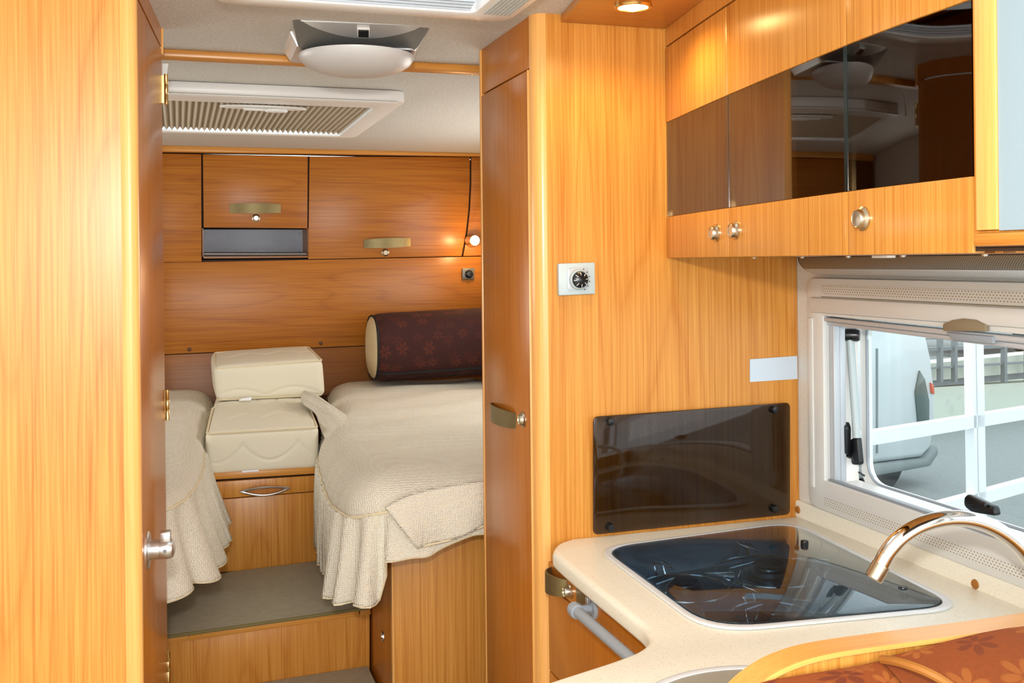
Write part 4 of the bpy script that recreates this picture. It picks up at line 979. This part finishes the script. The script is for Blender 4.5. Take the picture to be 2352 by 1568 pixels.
G().add(v, f).build('pleated_blind', 'blind', h2, smooth=None, solid=.0012)
for yk, nm_ in ((y1-.022, 'blind_track'), ):
    G().box((x0+.012, yk+.006, .484), (x1-.012, yk+.012, .489)).build(nm_, 'white', h2)
# =====================================================================  OUTSIDE
GZ = -1.80
M['asphalt'] = speck('pale_paving', (.27, .29, .285), (.21, .23, .23), 30, .9, .6)
G().box((1.6, -10, GZ-.1), (45, 50, GZ)).build('ground', 'asphalt', kind='structure')
M['whitebar'] = plain('white_painted_steel', (.88, .90, .92), .4)
lat = empty('window_lattice', (4.2, 4.9, GZ), 'white steel lattice bars standing outside the kitchen window', 'lattice')
P0, P1 = atz(-1.0, 1985, 1010), atz(-1.0, 2352, 950); dl_ = (P1-P0).normalized(); dl_.z = 0; nl = Vector((-dl_.y, dl_.x, 0))
def onl(u, v): return atp(P0, nl, u, v)
def bar(a, b, w, par, name='bar', vert=False):
    d = (b-a).normalized(); s = d.cross(nl).normalized()*(w/2)
    G().prism([a+s, b+s, b-s, a-s], nl*.06).build(name, 'whitebar', par)
def ext(a, b, k0, k1): return lerp(a, b, k0), lerp(a, b, k1)
a, b = ext(onl(1985, 1010), onl(2352, 950), -1.3, 1.6); bar(a, b, .075, lat)
a, b = ext(onl(2200, 1160), onl(2352, 1118), -2.2, 2.4); bar(a, b, .075, lat)
a, b = onl(2247, 560), onl(2262, 1400); bar(a, b, .075, lat, 'post')
a, b = onl(2238, 560), onl(2252, 1400); s_ = (b-a).normalized()
bar(a-dl_*.02, b-dl_*.02, .03, lat, 'post_edge')
# parapet wall, railing
M['wallout'] = speck('pale_rendered_wall', (.68, .72, .62), (.60, .64, .56), 8, .85, .6)
pw_ = empty('parapet_wall', (13, 13, GZ), 'pale rendered wall across the street with dark ledges', 'wall')
def og(u, v, D): d = ray(u, v); return d*D
def op(D): return (ray(2150, 850)*D, Vector((-.25, 1, 0)).normalized())
pD, pN = ray(2150, 985)*11.0, Vector((-.25, 1, 0)).normalized()
def onp(u, v): return atp(pD, pN, u, v)
def outq(pix, th, mat, name, par): return G().prism([onp(u, v) for u, v in pix], pN*th).build(name, mat, par)
outq([(1850, 905), (2500, 870), (2500, 1010), (1850, 1060)], .3, 'wallout', 'lower_wall', pw_)
outq([(1850, 862), (2500, 800), (2500, 850), (1850, 900)], .25, 'wallout', 'upper_wall', pw_)
M['dkrail'] = plain('grey_green_railing', (.20, .23, .24), .5)
outq([(1850, 900), (2500, 842), (2500, 856), (1850, 914)], .1, 'dkrail', 'ledge', pw_)
outq([(1850, 1000), (2500, 925), (2500, 934), (1850, 1010)], .1, 'dkrail', 'kerb_line', pw_)
rg = empty('street_railing', (12, 12.5, -1.2), 'grey metal railing with posts on top of the parapet wall', 'railing')
def railbar(pix): G().prism([onp(u, v)-pN*.12 for u, v in pix], pN*.05).build('rail', 'dkrail', rg)
railbar([(2080, 798), (2500, 780), (2500, 788), (2080, 806)]); railbar([(2080, 843), (2500, 818), (2500, 823), (2080, 848)])
for u in (2137, 2170, 2209, 2284, 2337, 2395): 
    G().prism([onp(u-3, 775)-pN*.14, onp(u+3, 775)-pN*.14, onp(u+3, 875)-pN*.14, onp(u-3, 875)-pN*.14], pN*.05).build('post', 'dkrail', rg)
# white van parked alongside
M['vanw'] = plain('white_van_paint', (.60, .65, .66), .35, 0, .5, .3); M['vang'] = plain('van_glass', (.10, .14, .13), .1); M['vangrey'] = plain('grey_van_trim', (.22, .25, .25), .5)
vn = empty('white_van', (4.6, 6.6, GZ), 'white van body parked outside beyond the window, rounded rear end', 'van')
vD = ray(2100, 900)*8.0; vN = Vector((-.35, 1, 0)).normalized()
def onv(u, v, k=0): return atp(vD, vN, u, v)-vN*k
side = [(1850, 640), (2100, 700), (2128, 760), (2142, 820), (2150, 890), (2150, 960), (2143, 1030), (2120, 1052), (1850, 1085)]
G().prism([onv(u, v) for u, v in side], vN*1.9, .05).build('body', 'vanw', vn, smooth=50)
G().prism([onv(u, v, .012) for u, v in ((2110, 850), (2122, 870), (2132, 920), (2132, 985), (2108, 985), (2100, 900))], vN*.012, .004).build('side_window', 'vang', vn)
M['tail'] = plain('tail_light_red', (.65, .12, .06), .3)
G().prism([onv(u, v, .012) for u, v in ((2135, 878), (2142, 884), (2144, 905), (2137, 902))], vN*.015, .003).build('tail_light', 'tail', vn)
G().prism([onv(u, v, .03) for u, v in ((1850, 1085), (2120, 1052), (2146, 1020), (2150, 1040), (2130, 1070), (1850, 1120))], vN*.5, .02).build('bumper', 'vangrey', vn)
for u in (1995, 2012): G().prism([onv(u, 800, .008), onv(u+3, 800, .008), onv(u+3, 1040, .008), onv(u, 1040, .008)], vN*.008).build('door_joint', 'vangrey', vn)
for u in (1900, 2040):
    p = onv(u, 1080); p.z = GZ+.33
    G().lathe([(.33, 0), (.34, .03), (.34, .2), (.2, .22), (.19, .1), (0, .1)], p+vN*.05, vN, 28).build('wheel', 'black', vn)
# cars on the street behind the railing
M['car_w'] = plain('white_car_paint', (.8, .82, .84), .3, 0, .5, .4); M['car_r'] = plain('red_car_paint', (.7, .12, .06), .3); M['car_s'] = plain('silver_car_paint', (.45, .48, .5), .3, .4)
def car(u, D, mat, label):
    p = ray(u, 840)*D; p.z = -1.62; e = empty('parked_car', (p.x, p.y, p.z), label, 'car'); ax = Vector((.95, -.3, 0)).normalized(); wv = Vector((.3, .95, 0)).normalized()
    pr = [(-2.0, .25), (-2.05, .6), (-1.5, .85), (-.9, .95), (-.4, 1.35), (.8, 1.38), (1.35, .98), (1.95, .85), (2.05, .5), (2.0, .25)]
    G().prism([p+ax*a+Vector((0, 0, z)) for a, z in pr], wv*1.7, .06).build('body', mat, e, smooth=50)
    G().prism([p+ax*a+Vector((0, 0, z)) for a, z in ((-.75, .95), (-.35, 1.28), (.72, 1.30), (1.1, .97))], -wv*.02).build('side_window', 'vang', e)
    for a in (-1.3, 1.3): G().lathe([(.30, 0), (.32, .03), (.32, .2), (0, .2)], p+ax*a+Vector((0, 0, .31))-wv*.02, wv, 20).build('wheel', 'black', e)
car(2190, 17, 'car_w', 'white car on the street beyond the railing, left of the lattice post')
car(2400, 19, 'car_s', 'silver car on the street beyond the railing, right of the lattice post')
n_ = Vector((-.25, 1, 0)).normalized(); a_ = onp(1700, 870); b_ = onp(2700, 870); a_.z = b_.z = -1.62
G().prism([a_+n_*.35, b_+n_*.35, b_+n_*26, a_+n_*26], (0, 0, -.18)).build('street', 'asphalt', kind='structure')
G().box((-6, 46, -1.62), (46, 47, 3.5)).build('wall_far', 'wallout', kind='structure')
